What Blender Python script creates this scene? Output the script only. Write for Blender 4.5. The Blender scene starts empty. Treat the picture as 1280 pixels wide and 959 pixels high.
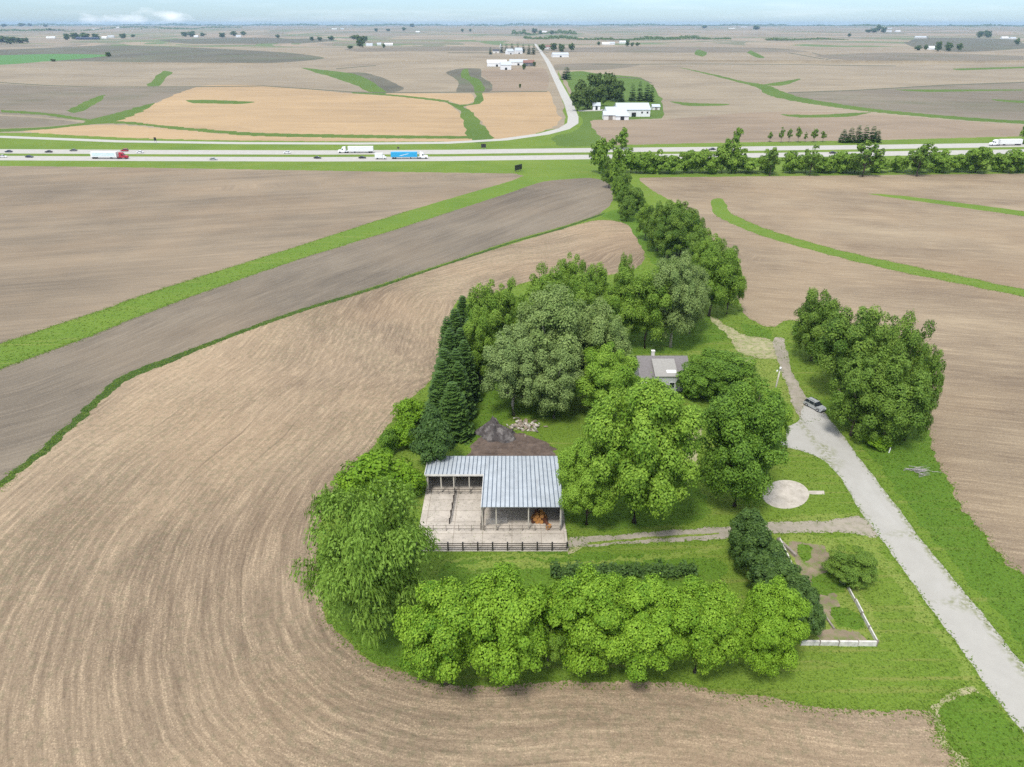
import bpy, math, random
import numpy as np
from mathutils import Vector, Matrix
from mathutils.geometry import delaunay_2d_cdt
R = math.radians
random.seed(7); rng = np.random.default_rng(7)
scene = bpy.context.scene
col = scene.collection

# ------------------------------------------------------------------ camera and ground geometry
CAM_H = 75.0; F = 887.0; PITCH = math.atan(450.0 / F); CP, SP = math.cos(PITCH), math.sin(PITCH)

def smooth(a, b, x):
    t = np.clip((x - a) / (b - a), 0, 1); return t * t * (3 - 2 * t)

def height(x, y):
    d = np.hypot(x, y)
    A = 4.0 * smooth(620, 1500, d)
    h = A * (np.sin(x / 210 + 1.3) * np.cos(y / 260 + .4) + .6 * np.sin((x + y) / 330 + 2.1)) * .8
    h = h + 38 * smooth(2600, 13000, d) + 5 * smooth(3000, 6000, d) * np.sin(x / 900 + 2) * np.sin(y / 1300)
    return h

def ray(px, py):
    u = (px - 640.0) / F; v = (py - 479.5) / F
    return u, CP - v * SP, SP + v * CP          # right, forward, down

def at(px, py, z=None):
    """the spot on the land seen at this place of the photograph (or at height z over the flat yard)"""
    u, f, d = ray(px, py)
    d = max(d, 1e-4)
    h = 0.0 if z is None else z
    for _ in range(1 if z is not None else 14):
        t = (CAM_H - h) / d
        if z is None: h = float(height(u * t, f * t))
    return Vector((u * t, f * t, h))

def proj(P):
    P = np.atleast_2d(P)
    x, y, z = P[:, 0], P[:, 1], P[:, 2] - CAM_H
    depth = y * CP - z * SP; up = y * SP + z * CP
    return 640 + F * x / depth, 479.5 - F * up / depth, depth

# ------------------------------------------------------------------ materials
class NT:
    def __init__(s, name):
        s.m = bpy.data.materials.new(name); s.m.use_nodes = True
        s.t = s.m.node_tree; s.n = s.t.nodes; s.l = s.t.links
        s.b = s.n["Principled BSDF"]; s.out = s.n["Material Output"]
        s.b.inputs["Roughness"].default_value = .9
        s.b.inputs["Specular IOR Level"].default_value = .15
    def new(s, t, **k):
        n = s.n.new(t)
        for a, v in k.items(): setattr(n, a, v)
        return n
    def put(s, sock, v):
        if v is None: return
        if hasattr(v, "links") or isinstance(v, bpy.types.NodeSocket): s.l.new(v, sock)
        else: sock.default_value = v
    def math(s, op, a, b=None, c=None, clamp=False):
        n = s.new("ShaderNodeMath", operation=op, use_clamp=clamp)
        s.put(n.inputs[0], a); s.put(n.inputs[1], b); s.put(n.inputs[2], c); return n.outputs[0]
    def noise(s, vec=None, scale=1, detail=3, rough=.55, w=None, dim="3D"):
        n = s.new("ShaderNodeTexNoise", noise_dimensions=dim)
        if vec is not None: s.put(n.inputs["Vector"], vec)
        if w is not None: s.put(n.inputs["W"], w)
        n.inputs["Scale"].default_value = scale; n.inputs["Detail"].default_value = detail
        n.inputs["Roughness"].default_value = rough
        return n.outputs["Fac"]
    def ramp(s, fac, stops):
        n = s.new("ShaderNodeValToRGB"); e = n.color_ramp.elements
        while len(e) < len(stops): e.new(.5)
        for q, (p, c) in zip(e, stops): q.position = p; q.color = (*c, 1) if len(c) == 3 else c
        s.put(n.inputs[0], fac); return n.outputs[0]
    def range(s, v, a, b, c=0., d=1.):
        n = s.new("ShaderNodeMapRange"); s.put(n.inputs[0], v)
        for i, q in enumerate((a, b, c, d)): n.inputs[i + 1].default_value = q
        return n.outputs[0]
    def mix(s, f, a, b, mode="MIX"):
        n = s.new("ShaderNodeMix", data_type="RGBA", blend_type=mode)
        s.put(n.inputs[0], f)
        for i, v in ((6, a), (7, b)):
            if isinstance(v, tuple): v = (*v[:3], 1)
            s.put(n.inputs[i], v)
        return n.outputs[2]
    def pos(s): return s.new("ShaderNodeNewGeometry").outputs["Position"]
    def objco(s): return s.new("ShaderNodeTexCoord").outputs["Object"]
    def attr(s, name): return s.new("ShaderNodeAttribute", attribute_name=name).outputs["Fac"]
    def color(s, v):
        if isinstance(v, tuple): v = (*v[:3], 1)
        s.put(s.b.inputs["Base Color"], v)
    def bump(s, h, strength=.5, dist=.1):
        n = s.new("ShaderNodeBump"); n.inputs["Strength"].default_value = strength; n.inputs["Distance"].default_value = dist
        s.put(n.inputs["Height"], h); s.l.new(n.outputs[0], s.b.inputs["Normal"])

def mul(c, k): return tuple(x * k for x in c)

def rowvec(s, kr, ka, wob=0.0):
    """texture space laid along the tillage: across the rows, along the rows"""
    cb = s.new("ShaderNodeCombineXYZ"); r = s.attr("row")
    if wob: r = s.math("ADD", r, s.math("MULTIPLY", s.noise(s.pos(), .05, 2), wob))
    s.put(cb.inputs[0], s.math("MULTIPLY", r, kr)); s.put(cb.inputs[1], s.math("MULTIPLY", s.attr("along"), ka)); return cb.outputs[0]

def soil(name, light, dark, row=.55, straw=.35, weeds=0.0, passk=.5, tracks=0.0, stretch=1.0):
    """tilled soil: damp patches drawn out along the passes, broken rows, clods, pale crop residue"""
    s = NT(name); p = s.pos()
    big = s.noise(rowvec(s, .022, .009 / stretch, 4), 1, 5, .6)
    iso = s.noise(p, .016, 4, .6)
    passes = s.noise(rowvec(s, .17, .018, 3), 1, 3, .6)
    rows = s.noise(rowvec(s, 1.3, .08, .4), 1, 3, .65)
    thin = s.noise(rowvec(s, 2.6, .55), 1, 3, .7)
    fine = s.noise(p, 1.9, 4, .75)
    f = s.math("ADD", s.math("MULTIPLY", s.range(big, .36, .64), .44), s.math("MULTIPLY", s.range(iso, .38, .60), .32))
    f = s.math("ADD", f, s.math("MULTIPLY", s.range(passes, .32, .68), .36 * passk + .06))
    f = s.math("ADD", f, s.math("MULTIPLY", s.math("SUBTRACT", rows, .5), row * 1.5))
    f = s.math("ADD", f, s.math("MULTIPLY", s.math("SUBTRACT", fine, .5), 1.0))
    f = s.math("ADD", f, s.math("MULTIPLY", s.math("SUBTRACT", thin, .5), row), clamp=True)
    c = s.mix(f, dark, light)
    c = s.mix(s.range(s.noise(p, .02, 2), .45, .75, 0, .4), c, tuple(a * b for a, b in zip(light, (.98, .88, .79))))
    if tracks:
        fr = s.math("FRACT", s.math("DIVIDE", s.math("ADD", s.attr("row"), s.math("MULTIPLY", s.noise(p, .02, 2), 6.0)), 9.2))
        ln = s.math("MULTIPLY", s.range(s.math("ABSOLUTE", s.math("SUBTRACT", fr, .5)), .0, .03, 1, 0), s.range(s.noise(p, .03, 3), .45, .65, 0, tracks))
        c = s.mix(ln, c, mul(dark, .8))
    cl_ = s.range(s.noise(p, 5.5, 3, .65), .5, .68, 0, .7); c = s.mix(s.math("MULTIPLY", cl_, s.range(f, .2, .8, 1, .4)), c, mul(dark, .55))
    st = s.range(s.math("ADD", s.noise(p, 4.2, 3, .65), s.math("MULTIPLY", s.math("SUBTRACT", rows, .5), .6)), .54, .70, 0, straw)
    c = s.mix(st, c, mul(light, 1.5))
    if weeds:
        w = s.range(s.math("MULTIPLY", s.noise(rowvec(s, .03, .016), 1, 3), s.range(s.noise(p, .9, 3), .3, .7)), .26, .42, 0, weeds)
        c = s.mix(w, c, (.085, .10, .05))
    s.color(c)
    s.bump(s.math("ADD", s.math("MULTIPLY", rows, .8), fine), .6, .22)
    return s.m

def farsoil(name, light, dark, green=0.0):
    s = NT(name); p = s.pos()
    big = s.range(s.noise(p, .0045, 5, .65), .33, .67)
    ps = s.range(s.noise(rowvec(s, .05, .006, 20), 1, 4, .65), .3, .7)
    rw = s.noise(rowvec(s, .25, .012, 4), 1, 3, .7)
    f = s.math("ADD", s.math("MULTIPLY", big, .55), s.math("MULTIPLY", ps, .45)); f = s.math("ADD", f, s.math("MULTIPLY", s.math("SUBTRACT", rw, .5), .9), clamp=True)
    c = s.mix(f, mul(dark, .88), mul(light, 1.06))
    c = s.mix(s.range(s.noise(p, .012, 4), .55, .75, 0, .3), c, mul(dark, .7))
    if green:
        c = s.mix(s.range(s.noise(p, .006, 4, .65), .5, .7, 0, green), c, (.095, .12, .05))
    s.color(c); return s.m

def grass(name, a, b, c3, dry=.25, far=False):
    s = NT(name); p = s.pos()
    k = s.range(s.noise(p, .035 if not far else .01, 4, .6), .32, .68)
    c = s.mix(k, a, b)
    mid = s.range(s.noise(p, .55, 4, .7), .3, .7)
    c = s.mix(s.math("MULTIPLY", mid, .65), c, c3)
    fine = s.noise(p, 3.2, 3, .7)
    c = s.mix(s.range(fine, .52, .75, 0, .55), c, mul(b, 1.5))
    c = s.mix(s.range(fine, .46, .30, 0, .7), c, mul(a, .42))
    mp = s.new("ShaderNodeMapping"); mp.inputs["Scale"].default_value = (.05, .8, .5); mp.inputs["Rotation"].default_value = (0, 0, .12)
    s.l.new(p, mp.inputs[0])
    stre = s.noise(mp.outputs[0], 1, 3)
    c = s.mix(s.range(stre, .54, .72, 0, dry), c, (.20, .20, .055))
    s.color(c); s.bump(s.math("ADD", fine, mid), .8, .18)
    return s.m

def gravel(name, base, var=.16, spots=None, spotk=.9):
    s = NT(name); p = s.pos()
    f = s.noise(p, .3, 4, .6); g = s.noise(p, 5, 2)
    c = s.mix(s.range(f, .3, .7), mul(base, 1 - var), mul(base, 1 + var * .5))
    c = s.mix(s.range(g, .55, .75, 0, .3), c, mul(base, .7))
    if spots: c = s.mix(s.range(s.noise(p, .8, 4, .65), .46, .66, 0, spotk), c, spots)
    s.color(c); s.bump(g, .3, .04); return s.m

def plain(name, c, rough=.7, metal=0., var=.15, scale=1.5, spec=.3):
    s = NT(name); p = s.objco()
    s.color(s.mix(s.range(s.noise(p, scale, 4, .65), .3, .7), mul(c, 1 - var), mul(c, 1 + var)))
    s.b.inputs["Roughness"].default_value = rough; s.b.inputs["Metallic"].default_value = metal
    s.b.inputs["Specular IOR Level"].default_value = spec
    return s.m

def leafmat(name, a, b, c3=None, trans=.28, hue=.5):
    """leaves: each leaf clump has its own tint, each plant leans a little to one of two greens"""
    s = NT(name); t = s.attr("tint")
    ob = s.new("ShaderNodeObjectInfo").outputs["Random"]
    c = s.mix(t, a, b)
    c = s.mix(s.math("MULTIPLY", ob, hue), c, c3 or tuple(x * y for x, y in zip(b, (.75, .8, .9))))
    s.color(c); s.b.inputs["Roughness"].default_value = .65; s.b.inputs["Specular IOR Level"].default_value = .25
    tr = s.new("ShaderNodeBsdfTranslucent"); s.l.new(c, tr.inputs[0])
    mx = s.new("ShaderNodeMixShader"); mx.inputs[0].default_value = trans
    s.l.new(s.b.outputs[0], mx.inputs[1]); s.l.new(tr.outputs[0], mx.inputs[2]); s.l.new(mx.outputs[0], s.out.inputs[0])
    return s.m

def concrete(name, base):
    s = NT(name); p = s.pos()
    c = s.mix(s.range(s.noise(p, .35, 5, .65), .3, .7), mul(base, .78), mul(base, 1.12))
    c = s.mix(s.range(s.noise(p, 1.7, 4, .7), .54, .72, 0, .75), c, mul(base, .42))
    br = s.new("ShaderNodeTexBrick"); br.offset = 0
    br.inputs["Scale"].default_value = 1; br.inputs["Brick Width"].default_value = 4.8; br.inputs["Row Height"].default_value = 3.1
    br.inputs["Mortar Size"].default_value = .05
    br.inputs["Color1"].default_value = (1, 1, 1, 1); br.inputs["Color2"].default_value = (.88, .87, .86, 1); br.inputs["Mortar"].default_value = (.55, .52, .48, 1)
    s.l.new(p, br.inputs["Vector"])
    s.color(s.mix(1.0, c, br.outputs[0], "MULTIPLY")); return s.m

def metalroof(name, base):
    s = NT(name); p = s.objco()
    c = s.mix(s.range(s.noise(p, .5, 4, .6), .3, .7), mul(base, .85), mul(base, 1.1))
    mp = s.new("ShaderNodeMapping"); mp.inputs["Scale"].default_value = (1.6, .12, 1); s.l.new(p, mp.inputs[0])
    c = s.mix(s.range(s.noise(mp.outputs[0], 1, 4, .7), .58, .78, 0, .4), c, (.22, .17, .13))
    s.color(c); s.b.inputs["Roughness"].default_value = .42; s.b.inputs["Metallic"].default_value = .25; return s.m

M = {}
M["near"] = soil("near_field_soil", (.338, .258, .170), (.138, .101, .068), row=.62, straw=.5, weeds=.25, passk=.35, tracks=.75)
M["dark_strip"] = soil("contour_field_soil", (.205, .170, .125), (.095, .080, .062), row=.45, straw=.35, passk=.7)
M["upper"] = soil("upper_field_soil", (.265, .208, .142), (.125, .102, .075), row=.35, straw=.35, passk=.6)
M["east"] = soil("east_field_soil", (.310, .245, .162), (.138, .102, .070), row=.4, straw=.45, passk=.5)
M["tan_far"] = farsoil("pale_field_soil", (.275, .228, .158), (.195, .160, .112))
M["grey_far"] = farsoil("grey_field_soil", (.195, .165, .122), (.130, .112, .082), .35)
M["dark_far"] = farsoil("dark_field_soil", (.135, .125, .085), (.085, .080, .060), .6)
M["orange"] = farsoil("straw_field_soil", (.375, .265, .145), (.29, .205, .118))
M["pink_far"] = farsoil("rosy_field_soil", (.26, .20, .138), (.18, .14, .10))
M["crop"] = grass("young_crop", (.07, .17, .05), (.08, .19, .05), (.09, .18, .05), 0, True)
M["grass"] = grass("pasture_grass", (.086, .148, .015), (.142, .202, .028), (.098, .168, .016), .6)
M["grass_strip"] = grass("waterway_grass", (.085, .152, .018), (.128, .195, .026), (.095, .165, .018), .5, False)
M["dry_grass"] = grass("mown_swath_grass", (.12, .185, .025), (.19, .235, .05), (.14, .19, .03), .6, False)
M["grass_far"] = grass("far_waterway_grass", (.062, .115, .016), (.095, .150, .024), (.075, .125, .02), .1, True)
M["grass_deep"] = grass("tall_grass", (.064, .126, .012), (.098, .172, .018), (.074, .145, .013), .25)
M["ditch"] = grass("ditch_weeds", (.030, .060, .010), (.055, .10, .014), (.03, .06, .012), .3)
M["line"] = plain("field_edge_weeds", (.085, .085, .050), .95, var=.2)
s_ = NT("pale_gravel"); p = s_.pos(); r = s_.attr("row"); rr = s_.math("ADD", r, s_.math("MULTIPLY", s_.noise(p, .25, 3), 1.2))
c = s_.mix(s_.range(s_.noise(p, .4, 5, .65), .3, .7), (.312, .300, .268), (.342, .330, .296))
c = s_.mix(s_.range(s_.noise(p, 5, 2), .55, .75, 0, .3), c, (.24, .23, .20))
wt = s_.range(s_.math("ABSOLUTE", s_.math("SUBTRACT", rr, 1.75)), .2, .75, .4, 0); c = s_.mix(wt, c, (.375, .365, .335))
c = s_.mix(s_.math("MULTIPLY", s_.math("MULTIPLY", s_.range(rr, 3.2, 4.0), s_.range(rr, 4.4, 5.2, 1, 0)), s_.range(s_.noise(p, 1.2, 3), .42, .6, 0, .75)), c, (.16, .17, .075))
c = s_.mix(s_.range(s_.noise(p, .12, 3), .56, .7, 0, .2), c, (.27, .26, .23))
s_.color(c); s_.bump(s_.noise(p, 5, 2), .4, .05); M["gravel"] = s_.m
M["track"] = gravel("dirt_track_soil", (.29, .255, .205), .2, (.13, .145, .06), .45)
M["straw"] = gravel("dry_straw_ground", (.31, .28, .165), .25, (.14, .19, .04))
M["dirt"] = gravel("bare_dirt", (.13, .098, .078), .3, (.07, .052, .042))
M["garden"] = gravel("garden_soil", (.22, .175, .12), .3, (.11, .165, .03))
M["pave"] = gravel("highway_concrete", (.37, .355, .32), .1)
M["frontage"] = gravel("rural_road_surface", (.37, .36, .325), .08)
M["concrete"] = concrete("barnyard_concrete", (.45, .405, .345))
M["pad"] = gravel("round_pad_concrete", (.44, .40, .34), .18, (.30, .27, .22))
M["metal_roof"] = metalroof("barn_roof_metal", (.43, .465, .49))
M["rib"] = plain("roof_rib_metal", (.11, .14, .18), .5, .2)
M["white"] = plain("white_paint", (.70, .70, .69), .6, var=.06)
M["offwhite"] = plain("weathered_white_paint", (.62, .60, .56), .7, var=.14)
M["wall_pale"] = plain("faded_siding", (.42, .43, .43), .8, var=.15)
M["board"] = plain("peeling_white_boards", (.52, .50, .46), .8, var=.25)
M["wood_dark"] = plain("dark_weathered_wood", (.055, .045, .038), .85, var=.3)
M["wood"] = plain("grey_weathered_wood", (.22, .19, .16), .85, var=.25)
M["post"] = plain("pale_post_wood", (.45, .42, .36), .85, var=.15)
M["steel"] = plain("galvanised_steel", (.40, .41, .42), .45, .5, .1)
M["shingle"] = plain("grey_brown_shingle", (.165, .152, .150), .9, var=.18, scale=3)
M["shingle_light"] = plain("faded_shingle", (.27, .26, .24), .9, var=.12, scale=3)
M["dark_roof"] = plain("charcoal_shingle", (.06, .063, .072), .85, var=.15)
M["red_roof"] = plain("rust_brown_roof", (.20, .105, .08), .8, var=.15)
M["grey_roof"] = plain("pale_grey_sheet_roof", (.42, .455, .48), .5, var=.07)
M["glass"] = plain("dark_glass", (.02, .025, .03), .1, spec=.6, var=.05)
M["tyre"] = plain("black_rubber", (.018, .018, .019), .9, var=.1)
M["rim"] = plain("wheel_metal", (.45, .45, .46), .4, .6, .05)
M["black"] = plain("black_paint", (.02, .02, .023), .35, spec=.5, var=.05)
M["navy"] = plain("navy_paint", (.025, .035, .07), .3, spec=.5, var=.05)
M["grey_car"] = plain("grey_paint", (.11, .115, .12), .35, spec=.5, var=.05)
M["silver"] = plain("silver_paint", (.42, .44, .44), .3, .35, .04)
M["car_white"] = plain("white_car_paint", (.80, .80, .80), .3, spec=.5, var=.03)
M["red"] = plain("red_truck_paint", (.36, .018, .035), .35, spec=.5, var=.06)
M["blue"] = plain("sky_blue_trailer_paint", (.03, .33, .60), .4, spec=.4, var=.05)
M["trailer_pale"] = plain("pale_trailer_panel", (.55, .66, .68), .4, var=.04)
M["lamp_red"] = plain("red_lens", (.35, .02, .02), .3, var=.03)
M["lamp_white"] = plain("clear_lens", (.75, .75, .72), .2, var=.03)
M["bark"] = plain("brown_bark", (.10, .078, .06), .95, var=.35, scale=1)
M["bark_pale"] = plain("pale_bark", (.36, .33, .29), .9, var=.3, scale=1)
M["bark_dead"] = plain("bleached_dead_wood", (.30, .275, .26), .95, var=.2, scale=1)
M["heap"] = gravel("compost_soil", (.075, .066, .064), .4, (.19, .175, .165))
M["logs"] = plain("orange_split_wood", (.42, .20, .06), .8, var=.35)
M["bark_log"] = plain("red_brown_log_bark", (.11, .045, .025), .9, var=.3)
M["rubble"] = plain("pale_rubble", (.27, .22, .165), .9, var=.4)
M["maple"] = leafmat("bright_leaves", (.078, .185, .008), (.262, .415, .034), (.215, .375, .026))
M["yard"] = leafmat("soft_green_leaves", (.088, .192, .012), (.272, .410, .048), (.225, .375, .036))
M["willow"] = leafmat("willow_leaves", (.098, .200, .014), (.255, .39, .055))
M["spruce"] = leafmat("dark_needles", (.026, .064, .011), (.075, .140, .024), trans=.08)
M["cedar"] = leafmat("olive_needles", (.026, .060, .011), (.075, .135, .022), trans=.08)
M["grove"] = leafmat("grove_leaves", (.082, .170, .012), (.228, .345, .044), (.17, .29, .03))
M["pale"] = leafmat("pale_leaves", (.130, .205, .045), (.265, .350, .105))
M["deep"] = leafmat("deep_green_leaves", (.048, .118, .010), (.160, .280, .026), trans=.2)
M["elm"] = leafmat("elm_leaves", (.050, .115, .010), (.178, .272, .036), (.13, .22, .026), trans=.2)
M["lime"] = leafmat("lime_shrub_leaves", (.09, .20, .006), (.20, .34, .016))
M["olive"] = leafmat("distant_olive_leaves", (.050, .095, .016), (.115, .17, .032))
M["tuft"] = leafmat("grass_blades", (.082, .158, .012), (.150, .228, .026), trans=.35, hue=0)

# ------------------------------------------------------------------ object helpers
def tag(o, label=None, cat=None, group=None, kind=None):
    if label: o["label"] = label
    if cat: o["category"] = cat
    if group: o["group"] = group
    if kind: o["kind"] = kind
    return o

def empty(name, loc=(0, 0, 0), rz=0.0):
    o = bpy.data.objects.new(name, None); col.objects.link(o); o.empty_display_size = .5
    o.location = loc; o.rotation_euler = (0, 0, rz); return o

def link(name, me, mat=None, parent=None):
    o = bpy.data.objects.new(name, me); col.objects.link(o)
    if mat is not None and not me.materials: me.materials.append(mat)
    if parent is not None: o.parent = parent
    return o

def np_mesh(name, V, Q, nper=4, tint=None, smooth_=False):
    me = bpy.data.meshes.new(name); V = np.asarray(V, np.float32); Q = np.asarray(Q, np.int32)
    me.vertices.add(len(V)); me.vertices.foreach_set("co", V.ravel())
    me.loops.add(Q.size); me.loops.foreach_set("vertex_index", Q.ravel())
    me.polygons.add(len(Q)); me.polygons.foreach_set("loop_start", np.arange(len(Q), dtype=np.int32) * nper)
    if smooth_: me.polygons.foreach_set("use_smooth", np.ones(len(Q), bool))
    if tint is not None:
        a = me.attributes.new("tint", "FLOAT", "FACE"); a.data.foreach_set("value", np.asarray(tint, np.float32))
    me.update(calc_edges=True); return me

class MB:
    def __init__(s): s.v = []; s.f = []; s.mi = []; s.cur = 0
    def mat(s, i): s.cur = i; return s
    def add(s, vs, fs, M4=None):
        k = len(s.v)
        s.v += [tuple(M4 @ Vector(q)) if M4 else tuple(q) for q in vs]
        s.f += [tuple(k + i for i in f) for f in fs]; s.mi += [s.cur] * len(fs); return s
    def box(s, x0, x1, y0, y1, z0, z1, M4=None):
        return s.add([(x0, y0, z0), (x1, y0, z0), (x1, y1, z0), (x0, y1, z0), (x0, y0, z1), (x1, y0, z1), (x1, y1, z1), (x0, y1, z1)],
                     [(0, 3, 2, 1), (4, 5, 6, 7), (0, 1, 5, 4), (1, 2, 6, 5), (2, 3, 7, 6), (3, 0, 4, 7)], M4)
    def bar(s, a, b, w, h=None):
        a, b = Vector(a), Vector(b); d = b - a; L = d.length; h = h or w
        q = d.to_track_quat('X', 'Z').to_matrix().to_4x4()
        return s.box(0, L, -w / 2, w / 2, -h / 2, h / 2, Matrix.Translation(a) @ q)
    def tube(s, pts, rads, n=7):
        pts = [Vector(p) for p in pts]; rings = []; vs = []; fs = []
        for i, p in enumerate(pts):
            d = (pts[min(i + 1, len(pts) - 1)] - pts[max(i - 1, 0)]).normalized()
            q = d.to_track_quat('Z', 'X').to_matrix()
            for j in range(n):
                a = 2 * math.pi * j / n
                vs.append(p + q @ Vector((rads[i] * math.cos(a), rads[i] * math.sin(a), 0)))
        for i in range(len(pts) - 1):
            for j in range(n):
                fs.append((i * n + j, i * n + (j + 1) % n, (i + 1) * n + (j + 1) % n, (i + 1) * n + j))
        fs.append(tuple(reversed(range(n)))); fs.append(tuple((len(pts) - 1) * n + j for j in range(n)))
        return s.add(vs, fs)
    def prism(s, prof, y0, y1, M4=None, inset=None):
        """profile in x,z pulled along y; inset narrows it in y per point"""
        n = len(prof); ins = inset or [0] * n
        vs = [(x, y0 + i, z) for (x, z), i in zip(prof, ins)] + [(x, y1 - i, z) for (x, z), i in zip(prof, ins)]
        fs = [tuple(range(n)), tuple(reversed(range(n, 2 * n)))] + [(i, i + n, (i + 1) % n + n, (i + 1) % n) for i in range(n)]
        return s.add(vs, fs, M4)
    def mesh(s, name, mats, smooth_=False):
        me = bpy.data.meshes.new(name); me.from_pydata(s.v, [], s.f)
        for m in (mats if isinstance(mats, list) else [mats]): me.materials.append(m)
        me.polygons.foreach_set("material_index", s.mi)
        if smooth_: me.polygons.foreach_set("use_smooth", [True] * len(s.f))
        me.update(); return me
    def build(s, name, mats, parent=None, smooth_=False):
        return link(name, s.mesh(name, mats, smooth_), None, parent)

def children(o): return [c for c in bpy.data.objects if c.parent == o]
def copy_tree(o, parent=None):
    c = o.copy(); col.objects.link(c); c.parent = parent
    for ch in children(o): copy_tree(ch, c)
    return c

# ------------------------------------------------------------------ the land: outlines traced on the ground, cut into one seamless sheet
def band(pts, w):
    """a strip of varying width along a line of (px, py[, width])"""
    up = [(p[0], p[1] - (p[2] if len(p) > 2 else w) / 2) for p in pts]
    dn = [(p[0], p[1] + (p[2] if len(p) > 2 else w) / 2) for p in pts]
    return up + dn[::-1]

REG = []   # (object key, outline in the photograph, jitter of the edge in metres)
def reg(key, pts, jit=.25, world=False): REG.append((key, pts, jit, world))
OBJ = {}   # key -> (object name, material, guide line for rows, label)
def obj(key, name, mat, label, guide=None): OBJ[key] = (name, mat, label, guide)

obj("ground", "ground", "grass", "green grassland around the farmstead and along the roads")
obj("far_grass", "ground", "grass_far", "green grassed waterways between the distant fields")
obj("farmland", "farmland", None, "patchwork of pale distant fields reaching the horizon")
reg("farmland", [(-16000, 1700), (16000, 1700), (16000, 16000), (-16000, 16000)], 0, True)
# --- north of the highway, west of the side road
obj("n_tan", "field", "tan_far", "pale tan fields north of the highway", [(0, 90), (400, 92)])
reg("n_tan", [(-500, 60), (690, 60), (697, 90), (703, 120), (700, 160), (560, 168), (0, 166), (-500, 160)], 1.5)
obj("n_dark", "field", "dark_far", "dark olive field beyond the pale tan ones", [(0, 66), (400, 68)])
reg("n_dark", [(-500, 64), (0, 62), (135, 57), (250, 60), (360, 66), (405, 73), (335, 79), (200, 78), (60, 77), (-500, 86)], 1.5)
obj("n_crop", "field", "crop", "bright green strip of young crop", [(0, 70), (100, 70)])
reg("n_crop", [(-500, 72), (0, 69), (70, 67.5), (138, 69), (95, 74), (55, 77), (0, 81), (-500, 90)], 1.5)
obj("n_pale", "field", "tan_far", "pale rounded field south of the far farmstead", [(400, 80), (690, 70)])
reg("n_pale", [(392, 82), (420, 73), (455, 66), (560, 65), (690, 67), (690, 83), (600, 87), (520, 96), (440, 91)], 1.5)
obj("n_grey", "field", "grey_far", "grey brown field beside the frontage road", [(0, 120), (200, 122)])
reg("n_grey", [(-500, 106), (0, 105), (60, 108), (140, 110), (245, 109), (200, 127), (150, 143), (110, 151), (0, 143), (-500, 138)], 1.5)
obj("n_west", "field", "grey_far", "narrow grey field along the frontage road", [(0, 155), (120, 152)])
reg("n_west", [(-500, 142), (0, 145), (100, 153), (60, 158), (0, 160), (-500, 160)], 1.5)
obj("straw_a", "field", "orange", "orange tan straw field above the frontage road", [(150, 160), (590, 165)])
reg("straw_a", [(143, 152), (190, 131), (225, 116), (258, 107), (330, 107), (440, 117), (500, 121), (555, 128), (572, 139), (592, 171), (480, 170), (320, 166)], 1.5)
obj("straw_b", "field", "orange", "thin orange tan field edge beside the frontage road", [(150, 160), (590, 165)])
reg("straw_b", [(30, 164), (125, 156), (200, 160), (320, 170), (560, 173), (620, 174), (560, 177), (320, 176), (150, 172)], 1.5)
obj("straw_c", "field", "orange", "orange tan field at the bend of the side road", [(610, 120), (690, 120)])
reg("straw_c", [(582, 134), (602, 129), (602, 117), (684, 114), (692, 130), (701, 150), (688, 160), (655, 171), (617, 174), (600, 150)], 1.5)
obj("straw_d", "field", "orange", "small orange tan field between two grassed waterways", [(480, 118), (590, 122)])
reg("straw_d", [(470, 117), (590, 117), (592, 127), (576, 131), (560, 126), (500, 119)], 1.5)
obj("pink_a", "field", "pink_far", "rosy tan field below the far white sheds", [(610, 100), (680, 100)])
reg("pink_a", [(604, 87), (678, 85), (684, 112), (604, 115), (616, 104), (602, 94)], 1.5)
obj("dark_patch", "field", "dark_far", "dark wet soil beside the grassed waterways", [(440, 92), (500, 112)])
reg("dark_patch", [(425, 92), (455, 91), (480, 98), (505, 110), (500, 114), (478, 115), (450, 100)], 1.5)
reg("dark_patch", [(558, 91), (574, 86), (600, 86), (602, 96), (617, 106), (610, 115), (572, 115), (572, 101)], 1.5)
for pts in ([(105, 153), (150, 140), (193, 128.5), (182, 137), (145, 152)], [(84, 138), (118, 122), (132, 119), (118, 131), (92, 142)],
            [(184, 107), (194, 98), (203, 89), (216, 91), (206, 98), (199, 107)], [(232, 125.5), (262, 125), (319, 127.5), (300, 130), (240, 129)],
            [(376, 85), (400, 87), (440, 92), (462, 100), (484, 116), (466, 117), (440, 105), (410, 95)],
            [(577, 88), (586, 86), (588, 95), (600, 100), (606, 110), (603, 117), (602, 129), (580, 133), (590, 140), (616, 174), (590, 177), (574, 139), (558, 127), (575, 131), (592, 127), (590, 105), (578, 97)],
            band([(440, 116, 1.5), (500, 120, 2), (560, 127, 2.5)], 2), band([(0, 139, 3), (60, 143, 3), (115, 151, 3)], 3),
            band([(-500, 163, 4), (0, 163, 4), (60, 160, 3), (140, 153, 3), (220, 160, 3.4), (320, 168, 4), (480, 171, 4), (600, 172, 3)], 3)):
    reg("far_grass", pts, 1.6)
obj("edges", "ditch", "line", "thin weedy lines dividing the distant fields")
for pts, w in (([(-500, 101), (0, 103.3), (60, 107), (120, 109), (240, 108.5), (330, 107.5), (440, 115), (480, 116), (684, 114.5)], 1.0),
               ([(560, 66), (690, 66)], .7), ([(420, 86), (470, 82)], .8)):
    reg("edges", band(pts, w), 0)
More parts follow.
